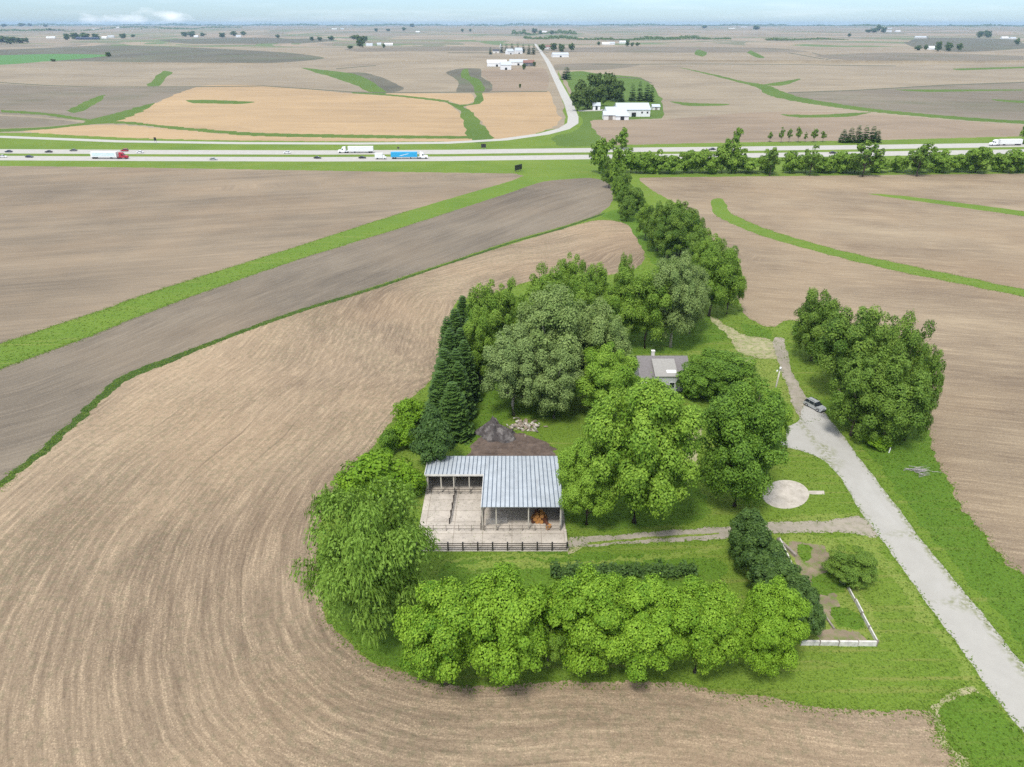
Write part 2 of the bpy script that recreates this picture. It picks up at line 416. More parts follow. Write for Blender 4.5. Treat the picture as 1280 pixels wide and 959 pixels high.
# --- north of the highway, east of the side road
obj("ne", "field", "tan_far", "wide pale tan field east of the side road", [(800, 100), (1200, 96)])
reg("ne", [(690, 60), (1900, 60), (1900, 164), (1280, 170.5), (1100, 175), (900, 178.5), (782, 181), (748, 178), (738, 152), (720, 130), (702, 98)], 1.5)
obj("ne_dark", "field", "grey_far", "greyer field between the grassed waterway and fence line", [(1000, 120), (1280, 130)])
reg("ne_dark", [(962, 117), (1070, 113.5), (1180, 107), (1280, 103.5), (1900, 92), (1900, 142), (1280, 151), (1100, 138), (1000, 124)], 1.5)
obj("ne_pink", "field", "pink_far", "rosy brown field beside the highway", [(800, 165), (1200, 160)])
reg("ne_pink", [(738, 150), (820, 150), (960, 140), (1100, 143), (1280, 156), (1900, 160), (1900, 164), (1280, 170.5), (1100, 175), (900, 178.5), (782, 181), (750, 178)], 1.5)
obj("ne_dull", "field", "grey_far", "dull strip of soil by the far road", [(690, 80), (800, 82)])
reg("ne_dull", [(692, 81), (740, 79), (800, 81), (760, 87), (694, 88)], 1.5)
for pts in ([(706, 94), (725, 89), (745, 92), (800, 97), (818, 110), (828, 130), (826, 148), (745, 150), (737, 152), (750, 180), (700, 183), (690, 172), (715, 165), (729, 155), (724, 140)],
            [(838, 127), (870, 129), (912, 130), (905, 132), (862, 132.5)],
            [(850, 84.5), (890, 92.5), (930, 102), (958, 106.5), (1000, 121.5), (1100, 137), (1280, 151), (1900, 170), (1900, 174), (1280, 155), (1100, 141), (1000, 128), (960, 119), (945, 109), (900, 97)],
            [(955, 106), (978, 102), (1002, 98.5), (978, 107)], [(975, 143), (1020, 143.5), (1087, 140.5), (1060, 146), (1000, 147)],
            [(1120, 112), (1280, 112), (1280, 113), (1160, 115)], [(1240, 124), (1290, 127), (1290, 129), (1250, 127)]):
    reg("far_grass", pts, 1.6)
for pts, w in (([(985, 116), (1070, 113), (1180, 106.5), (1280, 103), (1900, 91)], 1.1), ([(740, 80.5), (900, 80), (1120, 82.5)], .7), ([(1190, 74), (1290, 73.5)], .7),
               ([(1015, 66), (1040, 73), (1032, 75)], .8), ([(985, 66), (1030, 74)], .8), ([(940, 63), (952, 72)], .9), ([(760, 96), (800, 98), (815, 104)], 1)):
    reg("edges", band(pts, w), 0)
obj("far_green", "field", "dark_far", "dull olive fields in the eastern distance", [(1130, 50), (1280, 52)])
reg("far_green", [(1130, 52), (1165, 45), (1262, 46.5), (1285, 60), (1200, 65), (1142, 59)], 3)
reg("far_green", [(200, 50), (330, 47), (420, 50), (380, 54), (240, 55)], 3)
obj("far_brown", "field", "grey_far", "greyer brown strips of soil in the middle distance", [(700, 62), (960, 62)])
reg("far_brown", [(690, 61), (800, 58.5), (960, 60), (1010, 65), (860, 66), (700, 65)], 3)
reg("far_brown", [(430, 61), (560, 58), (690, 60), (690, 64), (560, 64), (450, 65)], 3)
reg("far_brown", [(1020, 70), (1120, 66), (1280, 70), (1280, 75), (1100, 78)], 3)
for pts in ([(872, 62), (884, 66), (878, 71), (868, 67)], [(938, 63), (956, 72), (946, 72), (934, 66)], [(1190, 86), (1290, 83), (1290, 85), (1200, 88)]):
    reg("far_grass", pts, 1.6)
# --- south of the highway
obj("upper", "field", "upper", "brown tilled field between the highway and the long grass strip", [(-800, 300), (0, 250), (640, 216)])
reg("upper", [(-900, 205), (0, 207.5), (320, 212), (500, 215), (640, 217), (655, 221), (640, 226), (500, 267), (350, 315), (200, 362), (100, 397), (0, 430), (-300, 540), (-900, 760)], .6)
obj("contour", "field", "dark_strip", "dark grey contour field between grass strip and weedy ditch", [(0, 461), (100, 425), (200, 385), (350, 332), (500, 285), (640, 240), (740, 218)])
reg("contour", [(680, 227), (735, 222.5), (757, 227), (766, 240), (764, 254), (748, 268), (700, 284), (640, 301), (520, 341), (450, 364), (350, 396), (250, 434), (210, 449), (150, 474), (100, 519), (50, 564), (0, 604), (-300, 800), (-900, 1000), (-900, 780), (-300, 570), (0, 461), (100, 425), (200, 385), (350, 332), (500, 285), (640, 240)], .4)
YARD = [(806, 322), (790, 338), (740, 346), (690, 345), (645, 357), (600, 372), (572, 376), (560, 405), (550, 442), (538, 475), (508, 503), (482, 535), (466, 560), (428, 602), (412, 632), (398, 662), (396, 700), (404, 755), (424, 795), (470, 830), (540, 852), (620, 858), (700, 852), (840, 854), (940, 870), (1060, 887), (1160, 889)]
obj("near", "field", "near", "wide tan tilled field with rows curving around the farmstead", YARD)
reg("near", [(0, 610), (50, 568), (100, 523), (150, 478), (210, 453), (250, 436), (350, 398), (450, 366.5), (520, 343), (650, 302), (742, 276), (785, 280), (800, 300)] + YARD + [(1172, 905), (1190, 935), (1212, 965), (1330, 1240), (-1500, 1240), (-900, 1010), (-300, 815)], .3)
obj("east", "field", "east", "brown tilled field east of the driveway", [(900, 320), (1280, 345)])
reg("east", [(800, 222.5), (900, 221), (1280, 217), (1900, 210), (1900, 1500), (1460, 930), (1330, 780), (1280, 724), (1245, 688), (1212, 648), (1184, 602), (1163, 556), (1150, 500), (1100, 420), (1010, 405), (985, 400), (968, 408), (948, 405), (928, 388), (915, 350), (884, 300), (868, 268), (815, 238)], .5)
obj("strips", "ground", "grass_strip", "bright green grass strips through the tilled fields")
reg("strips", [(655, 220), (700, 220), (735, 222), (680, 227), (640, 240), (500, 285), (350, 332), (200, 385), (100, 425), (0, 461), (-300, 572), (-300, 535), (0, 430), (100, 397), (200, 362), (350, 315), (500, 267), (640, 226)], .4)
reg("strips", [(889, 251), (904, 249), (913, 266), (960, 287), (1050, 313), (1150, 335), (1280, 362), (1500, 412), (1500, 424), (1280, 371), (1150, 345), (1050, 322), (950, 294), (896, 270)], .4)
reg("strips", [(1085, 242.5), (1130, 245), (1280, 264), (1500, 294), (1500, 302), (1280, 270.5), (1150, 252)], .3)
obj("ditch", "ditch", "ditch", "weedy dark green ditch along the lower edge of the contour field")
reg("ditch", [(0, 601), (50, 561), (100, 516), (150, 471), (210, 447), (250, 432), (350, 395), (450, 364), (520, 342), (640, 302), (700, 285), (755, 266), (757, 267.2), (702, 286.6), (642, 303.6), (522, 343.8), (452, 367), (352, 398.6), (252, 436.5), (213, 453.5), (153, 480), (103, 525), (53, 570), (0, 609), (-300, 815), (-300, 800)], .4)
obj("tall", "ground", "grass_deep", "deep green uncut grass under the trees and beside the drive")
for pts in ([(800, 262), (770, 262), (752, 270), (785, 282), (800, 305), (818, 330), (850, 330), (870, 320), (840, 290)],
            [(600, 375), (640, 380), (700, 400), (700, 520), (640, 520), (615, 560), (590, 560), (570, 520), (590, 470)],
            [(1015, 505), (1060, 500), (1150, 520), (1165, 556), (1184, 602), (1212, 648), (1245, 688), (1280, 724), (1330, 780), (1330, 860), (1250, 770), (1180, 690), (1115, 605), (1060, 535)],
            [(1175, 900), (1180, 880), (1200, 868), (1240, 872), (1290, 945), (1330, 1000), (1240, 1010), (1210, 955)],
            [(560, 700), (700, 690), (900, 700), (905, 720), (870, 735), (700, 735), (560, 740)],
            [(400, 690), (480, 700), (520, 760), (560, 840), (480, 832), (425, 790)],
            [(700, 590), (860, 590), (885, 640), (860, 655), (720, 660)], [(838, 410), (870, 395), (905, 405), (925, 420), (880, 430), (850, 440), (780, 442), (780, 420)],
            [(925, 405), (950, 408), (965, 415), (962, 425), (935, 420)]):
    reg("tall", pts, .6)
obj("dry", "ground", "dry_grass", "lighter mown grass in swaths across the yard")
for pts in ([(575, 706), (640, 700), (740, 701), (850, 690), (900, 682), (905, 686), (800, 701), (690, 708), (600, 712)], [(560, 700), (610, 694), (720, 693), (720, 696), (620, 699)],
            [(860, 440), (960, 436), (985, 480), (1000, 520), (985, 530), (960, 510), (950, 470), (900, 450)], [(955, 655), (1000, 645), (1060, 640), (1072, 640), (1085, 650), (1000, 654)],
            [(1085, 672), (1105, 690), (1180, 790), (1240, 870), (1220, 862), (1150, 770), (1095, 700), (1040, 672)]):
    reg("dry", pts, .7)
obj("straw", "dirt_path", "straw", "straw coloured worn ground by the end of the drive")
for pts in ([(884, 396), (895, 398), (925, 416), (958, 423), (979, 436), (982, 448), (945, 447), (922, 440), (915, 425)], [(898, 446), (945, 447), (935, 455), (905, 456)],
            [(1160, 888), (1172, 878), (1190, 866), (1220, 858), (1222, 864), (1195, 872), (1176, 886), (1178, 906), (1196, 938), (1214, 966), (1200, 962), (1170, 905)],
            [(853, 535), (876, 533), (872, 562), (863, 606), (850, 592)], [(707, 676), (722, 672), (730, 684), (714, 690)]):
    reg("straw", pts, .5)
obj("dirt", "dirt_path", "dirt", "dark bare dirt behind the barn roof")
reg("dirt", [(590, 556), (605, 545), (640, 541), (684, 553), (690, 569), (700, 600), (580, 600)], .5)
reg("dry", [(978, 676), (1045, 676), (1075, 735), (1098, 803), (1005, 803), (1008, 760)], .4)
obj("garden", "garden_bed", "garden", "bare soil plots inside the garden boards")
for pts in ([(987, 678), (1030, 681), (1034, 700), (1028, 724), (1008, 729), (995, 705)], [(1018, 746), (1044, 742), (1052, 768), (1030, 776), (1018, 770)], [(1027, 788), (1068, 789), (1083, 803), (1027, 804)]):
    reg("garden", pts, .35)
for pts in ([(998, 682), (1012, 680), (1014, 700), (1004, 704)], [(1012, 724), (1046, 716), (1060, 738), (1020, 742)], [(1040, 760), (1066, 762), (1078, 786), (1050, 782)]):
    reg("tall", pts, .4)
# --- roads
obj("track", "dirt_track", "track", "rutted dirt track from the driveway to the barnyard")
reg("track", [(1078, 645), (1030, 651), (960, 654), (880, 660), (800, 666), (712, 672), (712, 684), (760, 681), (850, 677), (960, 668), (1040, 665), (1095, 672)], .35)
reg("track", [(966, 424), (980, 424), (986, 450), (992, 468), (1004, 490), (1030, 515), (1012, 528), (1000, 524), (988, 498), (982, 478), (972, 450)], .3)
reg("dry", [(735, 677.5), (800, 672.5), (872, 667.5), (900, 666.5), (872, 670), (800, 675.5), (735, 680.5)], .2)
obj("gravel", "gravel_road", "gravel", "pale gravel driveway running down to the lower corner", [(1012, 515), (1036, 548), (1064, 588), (1098, 640), (1145, 705), (1200, 780), (1260, 860), (1345, 975), (1480, 1160), (1600, 1300)])
reg("gravel", [(1004, 508), (1018, 508), (1030, 515), (1050, 540), (1080, 580), (1115, 625), (1160, 685), (1210, 745), (1250, 795), (1290, 843), (1450, 1045), (1650, 1300), (1560, 1300), (1400, 1075), (1290, 930), (1250, 880), (1200, 810), (1150, 742), (1110, 685), (1092, 662), (1075, 638), (1060, 613), (1045, 590), (1025, 573), (1000, 563), (977, 557), (974, 548), (978, 538), (988, 532), (999, 525)], .12)
obj("pad", "driveway", "pad", "round pale concrete pad in the lawn beside the drive")
reg("pad", [(982 + 29.5 * math.cos(a), 618 + 18 * math.sin(a)) for a in np.linspace(0, 2 * math.pi, 28, endpoint=False)], .05)
reg("pad", [(1011, 613.5), (1030, 613.5), (1031, 618), (1012, 618)], 0)
obj("hw_n", "highway", "pave", "pale concrete carriageway for westbound traffic")
HN = [(-900, 184), (-300, 185.6), (0, 186.5), (200, 187.5), (400, 188), (560, 187.3), (700, 185.5), (900, 183.6), (1100, 181), (1280, 178.3), (1900, 167)]
reg("hw_n", HN + [(x, y + 5.4) for x, y in HN[::-1]], 0)
obj("hw_s", "highway", "pave", "pale concrete carriageway for eastbound traffic")
HS = [(x, y + 8.4) for x, y in HN]
reg("hw_s", HS + [(x, y + 5.6) for x, y in HS[::-1]], 0)
obj("front", "road", "frontage", "pale rural road bending north from the highway frontage")
FR = [(-500, 169.5), (0, 171), (150, 176.8), (300, 179), (450, 179.5), (560, 178.5), (630, 174.5), (680, 167.5), (705, 161), (716, 154), (716.5, 146), (711, 130), (701, 110), (692, 92), (684, 76), (676, 64), (669, 55)]
FW = [at(x, y) for x, y in FR]
def offset_line(P, w):
    L, Rr = [], []
    for i, p in enumerate(P):
        d = (P[min(i + 1, len(P) - 1)] - P[max(i - 1, 0)]).xy.normalized(); n = Vector((-d.y, d.x)) * w / 2
        L.append(p.xy + n); Rr.append(p.xy - n)
    return [tuple(q) for q in L + Rr[::-1]]
reg("front", offset_line(FW, 9.5), 0, True)
reg("front", [(737, 137.5), (755, 136.5), (776, 141), (776, 142.5), (755, 138.5), (724, 139.5), (722, 138)], 0)

def resample(pts, step):
    out = []
    for i, p in enumerate(pts):
        q = pts[(i + 1) % len(pts)]; n = max(1, int(math.hypot(q[0] - p[0], q[1] - p[1]) / step))
        n = min(n, 60)
        out += [(p[0] + (q[0] - p[0]) * k / n, p[1] + (q[1] - p[1]) * k / n) for k in range(n)]
    return out

def curve_closed(pts, step):
    """a closed smooth curve through the points"""
    out = []; n = len(pts)
    for i in range(n):
        p0, p1, p2, p3 = (np.array(pts[(i + k) % n], float) for k in (-1, 0, 1, 2))
        L = np.hypot(*(p2 - p1)); m = int(min(60, max(1, L / step)))
        l0, l2 = np.hypot(*(p1 - p0)) + 1e-6, np.hypot(*(p3 - p2)) + 1e-6
        t1 = (p2 - p0) * .5 * min(1, 2 * min(l0, L) / (l0 + L)); t2 = (p3 - p1) * .5 * min(1, 2 * min(l2, L) / (l2 + L))
        for k in range(m):
            t = k / m; h = ((2 * t - 3) * t * t + 1, (t - 2) * t * t + t, (3 - 2 * t) * t * t, (t - 1) * t * t)
            out.append(tuple(h[0] * p1 + h[1] * t1 + h[2] * p2 + h[3] * t2))
    return out

cv, cf = [], []
for key, pts, jit, world in REG:
    if not world:
        rp = curve_closed(pts, 3.2) if jit else resample(pts, 14.0)
        W = []
        for px, py in rp:
            p = at(px, py); d = math.hypot(p.x, p.y)
            if jit:
                q = .55 * jit * (math.sin(p.x * .9 + p.y * 1.3) + math.sin(p.x * .37 - p.y * .51 + 2))
                p.x += q + random.gauss(0, jit * .35); p.y += q * .7 + random.gauss(0, jit * .35)
            W.append((p.x, p.y))
    else: W = [tuple(p) for p in pts]
    area = sum(W[i][0] * W[(i + 1) % len(W)][1] - W[(i + 1) % len(W)][0] * W[i][1] for i in range(len(W)))
    if area < 0: W.reverse()
    k = len(cv); cv += W; cf.append(list(range(k, k + len(W))))
# base sheet plus a net of points that carries the relief and the row directions
k = len(cv); cv += [(-16500, -300), (16500, -300), (16500, 16500), (-16500, 16500)]; cf.insert(0, [k, k + 1, k + 2, k + 3])
KEYS = ["ground"] + [r[0] for r in REG]
def net(x0, x1, y0, y1, s, hole=None):
    for x in np.arange(x0, x1, s):
        for y in np.arange(y0, y1, s):
            if hole and hole[0] <= x <= hole[1] and hole[2] <= y <= hole[3]: continue
            cv.append((x + random.uniform(-.2, .2) * s, y + random.uniform(-.2, .2) * s))
net(-190, 190, 25, 250, 5)
net(-420, 420, 0, 420, 14, (-190, 190, 25, 250))
net(-1500, 1500, 400, 2200, 45)
net(-5000, 5000, 1700, 6000, 230, (-1500, 1500, 400, 2200))
net(-16000, 16000, 6000, 16000, 800)
V, _, FC, _, _, OF = delaunay_2d_cdt([Vector(p) for p in cv], [], cf, 0, 1e-4)
V = np.array([(v.x, v.y) for v in V]); Zs = height(V[:, 0], V[:, 1])
groups = {}
CEN = V[np.array([f[:3] for f in FC])].mean(1); OWN = np.zeros(len(FC), int)
def inside(P, W):
    ok = np.zeros(len(P), bool); W = np.asarray(W); x, y = P[:, 0], P[:, 1]
    for a, b in zip(W, np.roll(W, -1, 0)):
        if a[1] == b[1]: continue
        hit = ((a[1] > y) != (b[1] > y)) & (x < (b[0] - a[0]) * (y - a[1]) / (b[1] - a[1]) + a[0]); ok ^= hit
    return ok
for i, f in enumerate(cf[1:]):
    W = [cv[q] for q in f]; OWN[inside(CEN, W)] = i + 1
for f, o in zip(FC, OWN): groups.setdefault(KEYS[o], []).append(f)

def line_dist(P, L):
    best = np.full(len(P), 1e9)
    for a, b in zip(L[:-1], L[1:]):
        a = np.array(a); b = np.array(b); d = b - a
        t = np.clip(((P - a) @ d) / (d @ d), 0, 1)
        best = np.minimum(best, np.hypot(*(P - a - t[:, None] * d).T))
    return best

s = NT("distant_patchwork"); p = s.pos()
mp = s.new("ShaderNodeMapping"); mp.inputs["Scale"].default_value = (1 / 420, 1 / 800, 1); mp.inputs["Rotation"].default_value = (0, 0, .06); s.l.new(p, mp.inputs[0])
vo = s.new("ShaderNodeTexVoronoi", distance="CHEBYCHEV"); vo.inputs["Scale"].default_value = 1; vo.inputs["Randomness"].default_value = .75; s.l.new(mp.outputs[0], vo.inputs[0])
sep = s.new("ShaderNodeSeparateColor"); s.l.new(vo.outputs["Color"], sep.inputs[0])
c = s.ramp(sep.outputs[0], [(0, (.24, .195, .135)), (.28, (.285, .23, .155)), (.48, (.18, .155, .11)), (.62, (.29, .22, .15)), (.74, (.14, .145, .08)), (.90, (.10, .15, .05))])
c.node.color_ramp.interpolation = "CONSTANT"
c = s.mix(s.range(s.noise(p, .004, 4), .3, .7, 0, .35), c, (.18, .16, .125))
s.color(c); M["patch"] = s.m; OBJ["farmland"] = ("farmland", "patch", OBJ["farmland"][2], None)

merged = {"ground": ["ground"]}
ground_faces = {}
for key, fs in groups.items():
    name, mat, label, guide = OBJ[key]
    T = np.array([f[:3] for f in fs]); u, inv = np.unique(T, return_inverse=True); inv = inv.reshape(T.shape)
    me = np_mesh(name, np.c_[V[u], Zs[u]], inv, 3, smooth_=True)
    if guide:
        L = [tuple(at(*g).xy) for g in guide]
        if len(L) == 2:
            d = Vector(L[1]) - Vector(L[0]); L = [tuple(Vector(L[0]) - d * 30), tuple(Vector(L[1]) + d * 30)]
        a = me.attributes.new("row", "FLOAT", "POINT"); a.data.foreach_set("value", line_dist(V[u], L).astype(np.float32))
        a = me.attributes.new("along", "FLOAT", "POINT"); P2 = V[u]
        if len(guide) == 2:
            d = np.array(L[1]) - np.array(L[0]); al = P2 @ (d / np.hypot(*d))
        else:
            q = P2 - np.array([-3.0, 150.0]); cs, sn = math.cos(R(50)), math.sin(R(50))      # around the farmstead, the seam lying in the eastern field
            x_, y_ = -(q[:, 0] * cs + q[:, 1] * sn), -(-q[:, 0] * sn + q[:, 1] * cs)
            al = np.arctan2(y_, x_) * 110
        a.data.foreach_set("value", al.astype(np.float32))
    o = link(name, me, M[mat]); tag(o, label, name.replace("_", " "), None, "structure")
    ground_faces[key] = (V[T], mat)

# ------------------------------------------------------------------ grass tufts on the near grass
tv, tq, tt = [], [], []
for key in ("ground", "tall", "strips", "dry", "ditch"):
    P, _ = ground_faces[key]; c = P.mean(1)
    d = np.hypot(c[:, 0], c[:, 1])
    keep = (d < 330) & (d > 45) & (np.abs(c[:, 0]) < c[:, 1] * .8 + 25); P = P[keep]; d = d[keep]
    ar = np.abs(np.cross(P[:, 1] - P[:, 0], P[:, 2] - P[:, 0])) / 2
    dens = (3.4 if key == "tall" else 2.0 if key == "ditch" else 3.4) * np.clip(140 / d, .12, 1.6)
    dens = dens * (1 - smooth(150, 320, d)); n = rng.poisson(ar * dens)
    idx = np.repeat(np.arange(len(P)), n); m = len(idx)
    r1, r2 = rng.random(m), rng.random(m); sw = r1 + r2 > 1; r1[sw] = 1 - r1[sw]; r2[sw] = 1 - r2[sw]
    Q = P[idx, 0] + r1[:, None] * (P[idx, 1] - P[idx, 0]) + r2[:, None] * (P[idx, 2] - P[idx, 0])
    hgt = rng.uniform(.08, .24, m) * (1.15 if key == "tall" else .8)
    dd = np.hypot(Q[:, 0], Q[:, 1]); wid = rng.uniform(.08, .22, m) * np.clip(dd / 110, 1, 2.2)
    an = rng.uniform(0, 2 * math.pi, m); ln = rng.normal(0, .16, (m, 2))
    ex, ey = np.cos(an) * wid, np.sin(an) * wid
    z0 = np.zeros(m)
    A = np.stack([np.c_[Q[:, 0] - ex, Q[:, 1] - ey, z0], np.c_[Q[:, 0] + ex, Q[:, 1] + ey, z0], np.c_[Q[:, 0] + ln[:, 0] + ey * .4, Q[:, 1] + ln[:, 1] - ex * .4, hgt]], 1)
    tv.append(A.reshape(-1, 3)); tt.append(np.clip(rng.normal(.5 if key in ("tall", "ditch") else .62, .2, m), 0, 1))
for (key, pts, jit, world), f in zip(REG, cf[1:]):      # weeds straggling over the field edges
    if key not in ("near", "east", "contour", "upper", "strips", "gravel", "track", "straw"): continue
    W = np.array([cv[q] for q in f]); W = W[(W[:, 1] > 40) & (W[:, 1] < 320) & (np.abs(W[:, 0]) < W[:, 1] * .85 + 20)]
    Q = np.repeat(W, 4 if key in ("gravel", "track") else 9, 0); m = len(Q); Q = Q + rng.normal(0, .3 if key in ("gravel", "track") else .6, (m, 2)); hgt = rng.uniform(.06, .2, m); wid = rng.uniform(.05, .15, m)
    an = rng.uniform(0, 6.28, m); ex, ey = np.cos(an) * wid, np.sin(an) * wid; ln = rng.normal(0, .2, (m, 2)); z0 = np.zeros(m)
    tv.append(np.stack([np.c_[Q[:, 0] - ex, Q[:, 1] - ey, z0], np.c_[Q[:, 0] + ex, Q[:, 1] + ey, z0], np.c_[Q[:, 0] + ln[:, 0] + ey * .5, Q[:, 1] + ln[:, 1] - ex * .5, hgt]], 1).reshape(-1, 3)); tt.append(np.clip(rng.normal(.7, .3, m), 0, 1))
tv = np.concatenate(tv); tt = np.concatenate(tt)
o = link("grass", np_mesh("grass", tv, np.arange(len(tv)).reshape(-1, 3), 3, tt), M["tuft"])
tag(o, "tufts of green grass over the yard and strips", "grass", None, "stuff")

# ------------------------------------------------------------------ plants
def rdir(n):
    v = rng.normal(size=(n, 3)); return v / np.linalg.norm(v, axis=1, keepdims=True)

def leaf_quads(P, N, size, aspect=1.0, up=None):
    """bent four-corner leaf clumps at P facing N"""
    n = len(P); r = rdir(n) if up is None else up
    a = np.cross(N, r); a /= np.linalg.norm(a, axis=1, keepdims=True) + 1e-9
    b = np.cross(N, a)
    sx = (size * rng.uniform(.6, 1.3, n))[:, None]; sy = sx * aspect
    q = np.stack([P - b * sy, P + a * sx * rng.uniform(.6, 1, (n, 1)) - N * sx * .25, P + b * sy, P - a * sx * rng.uniform(.6, 1, (n, 1)) - N * sx * .25], 1)
    return q.reshape(-1, 3)

def broad_crown(H, W, hb, nl, per, leaf, lobe=(.24, .40), seed=0, taper=0.0, gap=.0, up_bias=.35, ragged=.12, cap=.86):
    global rng; rng = np.random.default_rng(seed)
    a = W / 2; c = H * (1 - hb) / 2; zc = H * hb + c
    D = rdir(nl * 3); D = D[D[:, 2] > (-.95 if hb < .05 else -.8)][:nl]; n = len(D)
    rad = rng.uniform(.45, .80, n)
    rad[: n // 5] *= .5
    lr = rng.uniform(*lobe, n) * a
    k = 1 - taper * np.clip(D[:, 2], 0, 1)
    C = np.c_[D[:, 0] * a * rad * k, D[:, 1] * a * rad * k, zc + D[:, 2] * c * rad]
    C += rng.normal(0, ragged * a * .5, C.shape)
    rn_ = np.sqrt((C[:, 0] / a) ** 2 + (C[:, 1] / a) ** 2 + ((C[:, 2] - zc) / c) ** 2); kk = np.minimum(1, cap / np.maximum(rn_, 1e-6))[:, None]
    C = (C - [0, 0, zc]) * kk + [0, 0, zc]
    for ax in (0, 1): C[:, ax] -= ((C[:, ax] + lr).max() + (C[:, ax] - lr).min()) / 2
    P, N, T = [], [], []
    for i in range(n):
        m = int(per * (lr[i] / (np.mean(lobe) * a)) ** 2)
        d = rdir(m); keep = d[:, 2] > rng.uniform(-.9, .1, m); d = d[keep]
        r = lr[i] * rng.normal(.92, .13, len(d))[:, None] * np.array([1, 1, min(1.15, c / a * .9)])
        P.append(C[i] + d * r)
        out = d + .45 * (C[i] - [0, 0, zc]) / a + [0, 0, up_bias] + rng.normal(0, .45, d.shape)
        N.append(out / np.linalg.norm(out, axis=1, keepdims=True))
        T.append(np.clip(rng.normal(rng.normal(.5, .16), .24, len(d)), 0, 1))
    P = np.concatenate(P); N = np.concatenate(N); T = np.concatenate(T)
    # a few inner twigs of leaves so the middle is not hollow
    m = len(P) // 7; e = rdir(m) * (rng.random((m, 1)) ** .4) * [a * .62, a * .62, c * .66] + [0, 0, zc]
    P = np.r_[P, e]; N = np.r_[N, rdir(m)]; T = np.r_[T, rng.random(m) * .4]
    if gap:
        ph = rng.uniform(0, 6, 3); g = np.sin(P[:, 0] * 1.3 + ph[0]) * np.sin(P[:, 1] * 1.1 + ph[1]) * np.sin(P[:, 2] * 1.2 + ph[2])
        kp = g < 1 - gap; P, N, T = P[kp], N[kp], T[kp]
    P[:, 2] = np.maximum(P[:, 2], .15)
    V = leaf_quads(P, N, leaf)
    return np_mesh("crown", V, np.arange(len(V)).reshape(-1, 4), 4, T), C

def willow_crown(H, W, hb, seed=0, nl=120, strands=80):
    global rng; rng = np.random.default_rng(seed)
    a = W / 2; c = H * (1 - hb) / 2; zc = H * hb + c
    me0, C = broad_crown(H, W, hb, nl, 190, .19, (.13, .24), seed, up_bias=.5, ragged=.25)
    P, N, U, T = [], [], [], []
    for q in C:
        for _ in range(strands):
            d = rdir(1)[0]; d[2] = abs(d[2]) * .8 + .2; p = q + d * a * rng.uniform(.06, .17)
            out = np.array([p[0], p[1], 0]); out /= np.linalg.norm(out) + 1e-6
            t = rng.normal(.55, .2); L = int(rng.integers(2, 4)); vel = out * .26 + d * .35 + [0, 0, .12] + rng.normal(0, .15, 3)
            for k in range(L):
                p = p + vel * .55; vel = vel * .8 + np.array([0, 0, -.36])
                P.append(p.copy()); N.append(out + rng.normal(0, .45, 3) + [0, 0, .35]); U.append(vel / np.linalg.norm(vel)); T.append(np.clip(t + rng.normal(0, .12), 0, 1))
    P = np.array(P); N = np.array(N); N /= np.linalg.norm(N, axis=1, keepdims=True); U = np.array(U)
    a_ = np.cross(N, U); a_ /= np.linalg.norm(a_, axis=1, keepdims=True)
    V = leaf_quads(P, N, .088, 4.2, U)
    P0 = np.empty(len(me0.vertices) * 3, np.float32); me0.vertices.foreach_get("co", P0); P0 = P0.reshape(-1, 3)
    t0 = np.empty(len(me0.polygons), np.float32); me0.attributes["tint"].data.foreach_get("value", t0)
    V = np.r_[P0, V]; V[:, 2] = np.maximum(V[:, 2], .1)
    return np_mesh("crown", V, np.arange(len(V)).reshape(-1, 4), 4, np.r_[t0 * .8, T]), C

def spruce_crown(H, W, hb, tiers, branch, seed=0, wq=.30):
    global rng; rng = np.random.default_rng(seed)
    V, T = [], []
    for i in range(tiers):
        f = (i + rng.random()) / tiers; z = H * (hb + (1 - hb) * f)
        R0 = W / 2 * ((1 - f) ** .48 * .96 + .035) * rng.uniform(.82, 1.1)
        nb = max(5, int(branch * (.35 + .65 * (1 - f))))
        for b in range(nb):
            an = rng.uniform(0, 2 * math.pi); Rb = R0 * rng.uniform(.75, 1.12)
            d = np.array([math.cos(an), math.sin(an), 0]); sd = np.array([-d[1], d[0], 0]); t = np.clip(rng.normal(.5, .22), 0, 1)
            k = 4; ps = []
            for j in range(k + 1):
                g = .25 + .75 * j / k
                ps.append(d * Rb * g + np.array([0, 0, z - .34 * Rb * g ** 1.4 + .18 * Rb * g ** 4]))
            for j in range(k):
                for sgn in (-1, 1):
                    w = wq * rng.uniform(.8, 1.5) * (1.1 - .7 * j / k) * min(1.6, .5 + Rb / 3)
                    tip = (ps[j] + ps[j + 1]) / 2 + sd * sgn * w * 1.3 + d * w * .5 - np.array([0, 0, w * rng.uniform(.2, .7)])
                    V += [ps[j], ps[j + 1], tip + d * w * .3, tip - d * w * .3]; T.append(np.clip(t + rng.normal(0, .12) + (.18 if j >= k - 1 else 0), 0, 1))
    V = np.array(V); V[:, 2] = np.maximum(V[:, 2], .08)
    return np_mesh("crown", V, np.arange(len(V)).reshape(-1, 4), 4, T), None

def trunk_mesh(H, W, hb, C=None, r=.30, mat="bark", limbs=9, seed=0, fork=False):
    rn = random.Random(seed); mb = MB(); top = H * (hb + (1 - hb) * .62)
    bend = [(0, 0, -.3)] + [(rn.gauss(0, .12) * k, rn.gauss(0, .12) * k, top * k / 5) for k in range(1, 6)]
    mb.tube(bend, [r * 1.35, r, r * .85, r * .7, r * .5, r * .25], 8)
    if C is not None:
        idx = sorted(range(len(C)), key=lambda i: rn.random())[:limbs]
        for i in idx:
            k = rn.uniform(.3, .8); a = Vector((0, 0, max(.5, min(top * k, C[i][2] * .7)))); b = Vector(C[i])
            m = a.lerp(b, .5) + Vector((rn.gauss(0, .3), rn.gauss(0, .3), -.3))
            mb.tube([a, m, b], [r * .42, r * .28, r * .08], 6)
    return mb.mesh("trunk", M[mat], True)

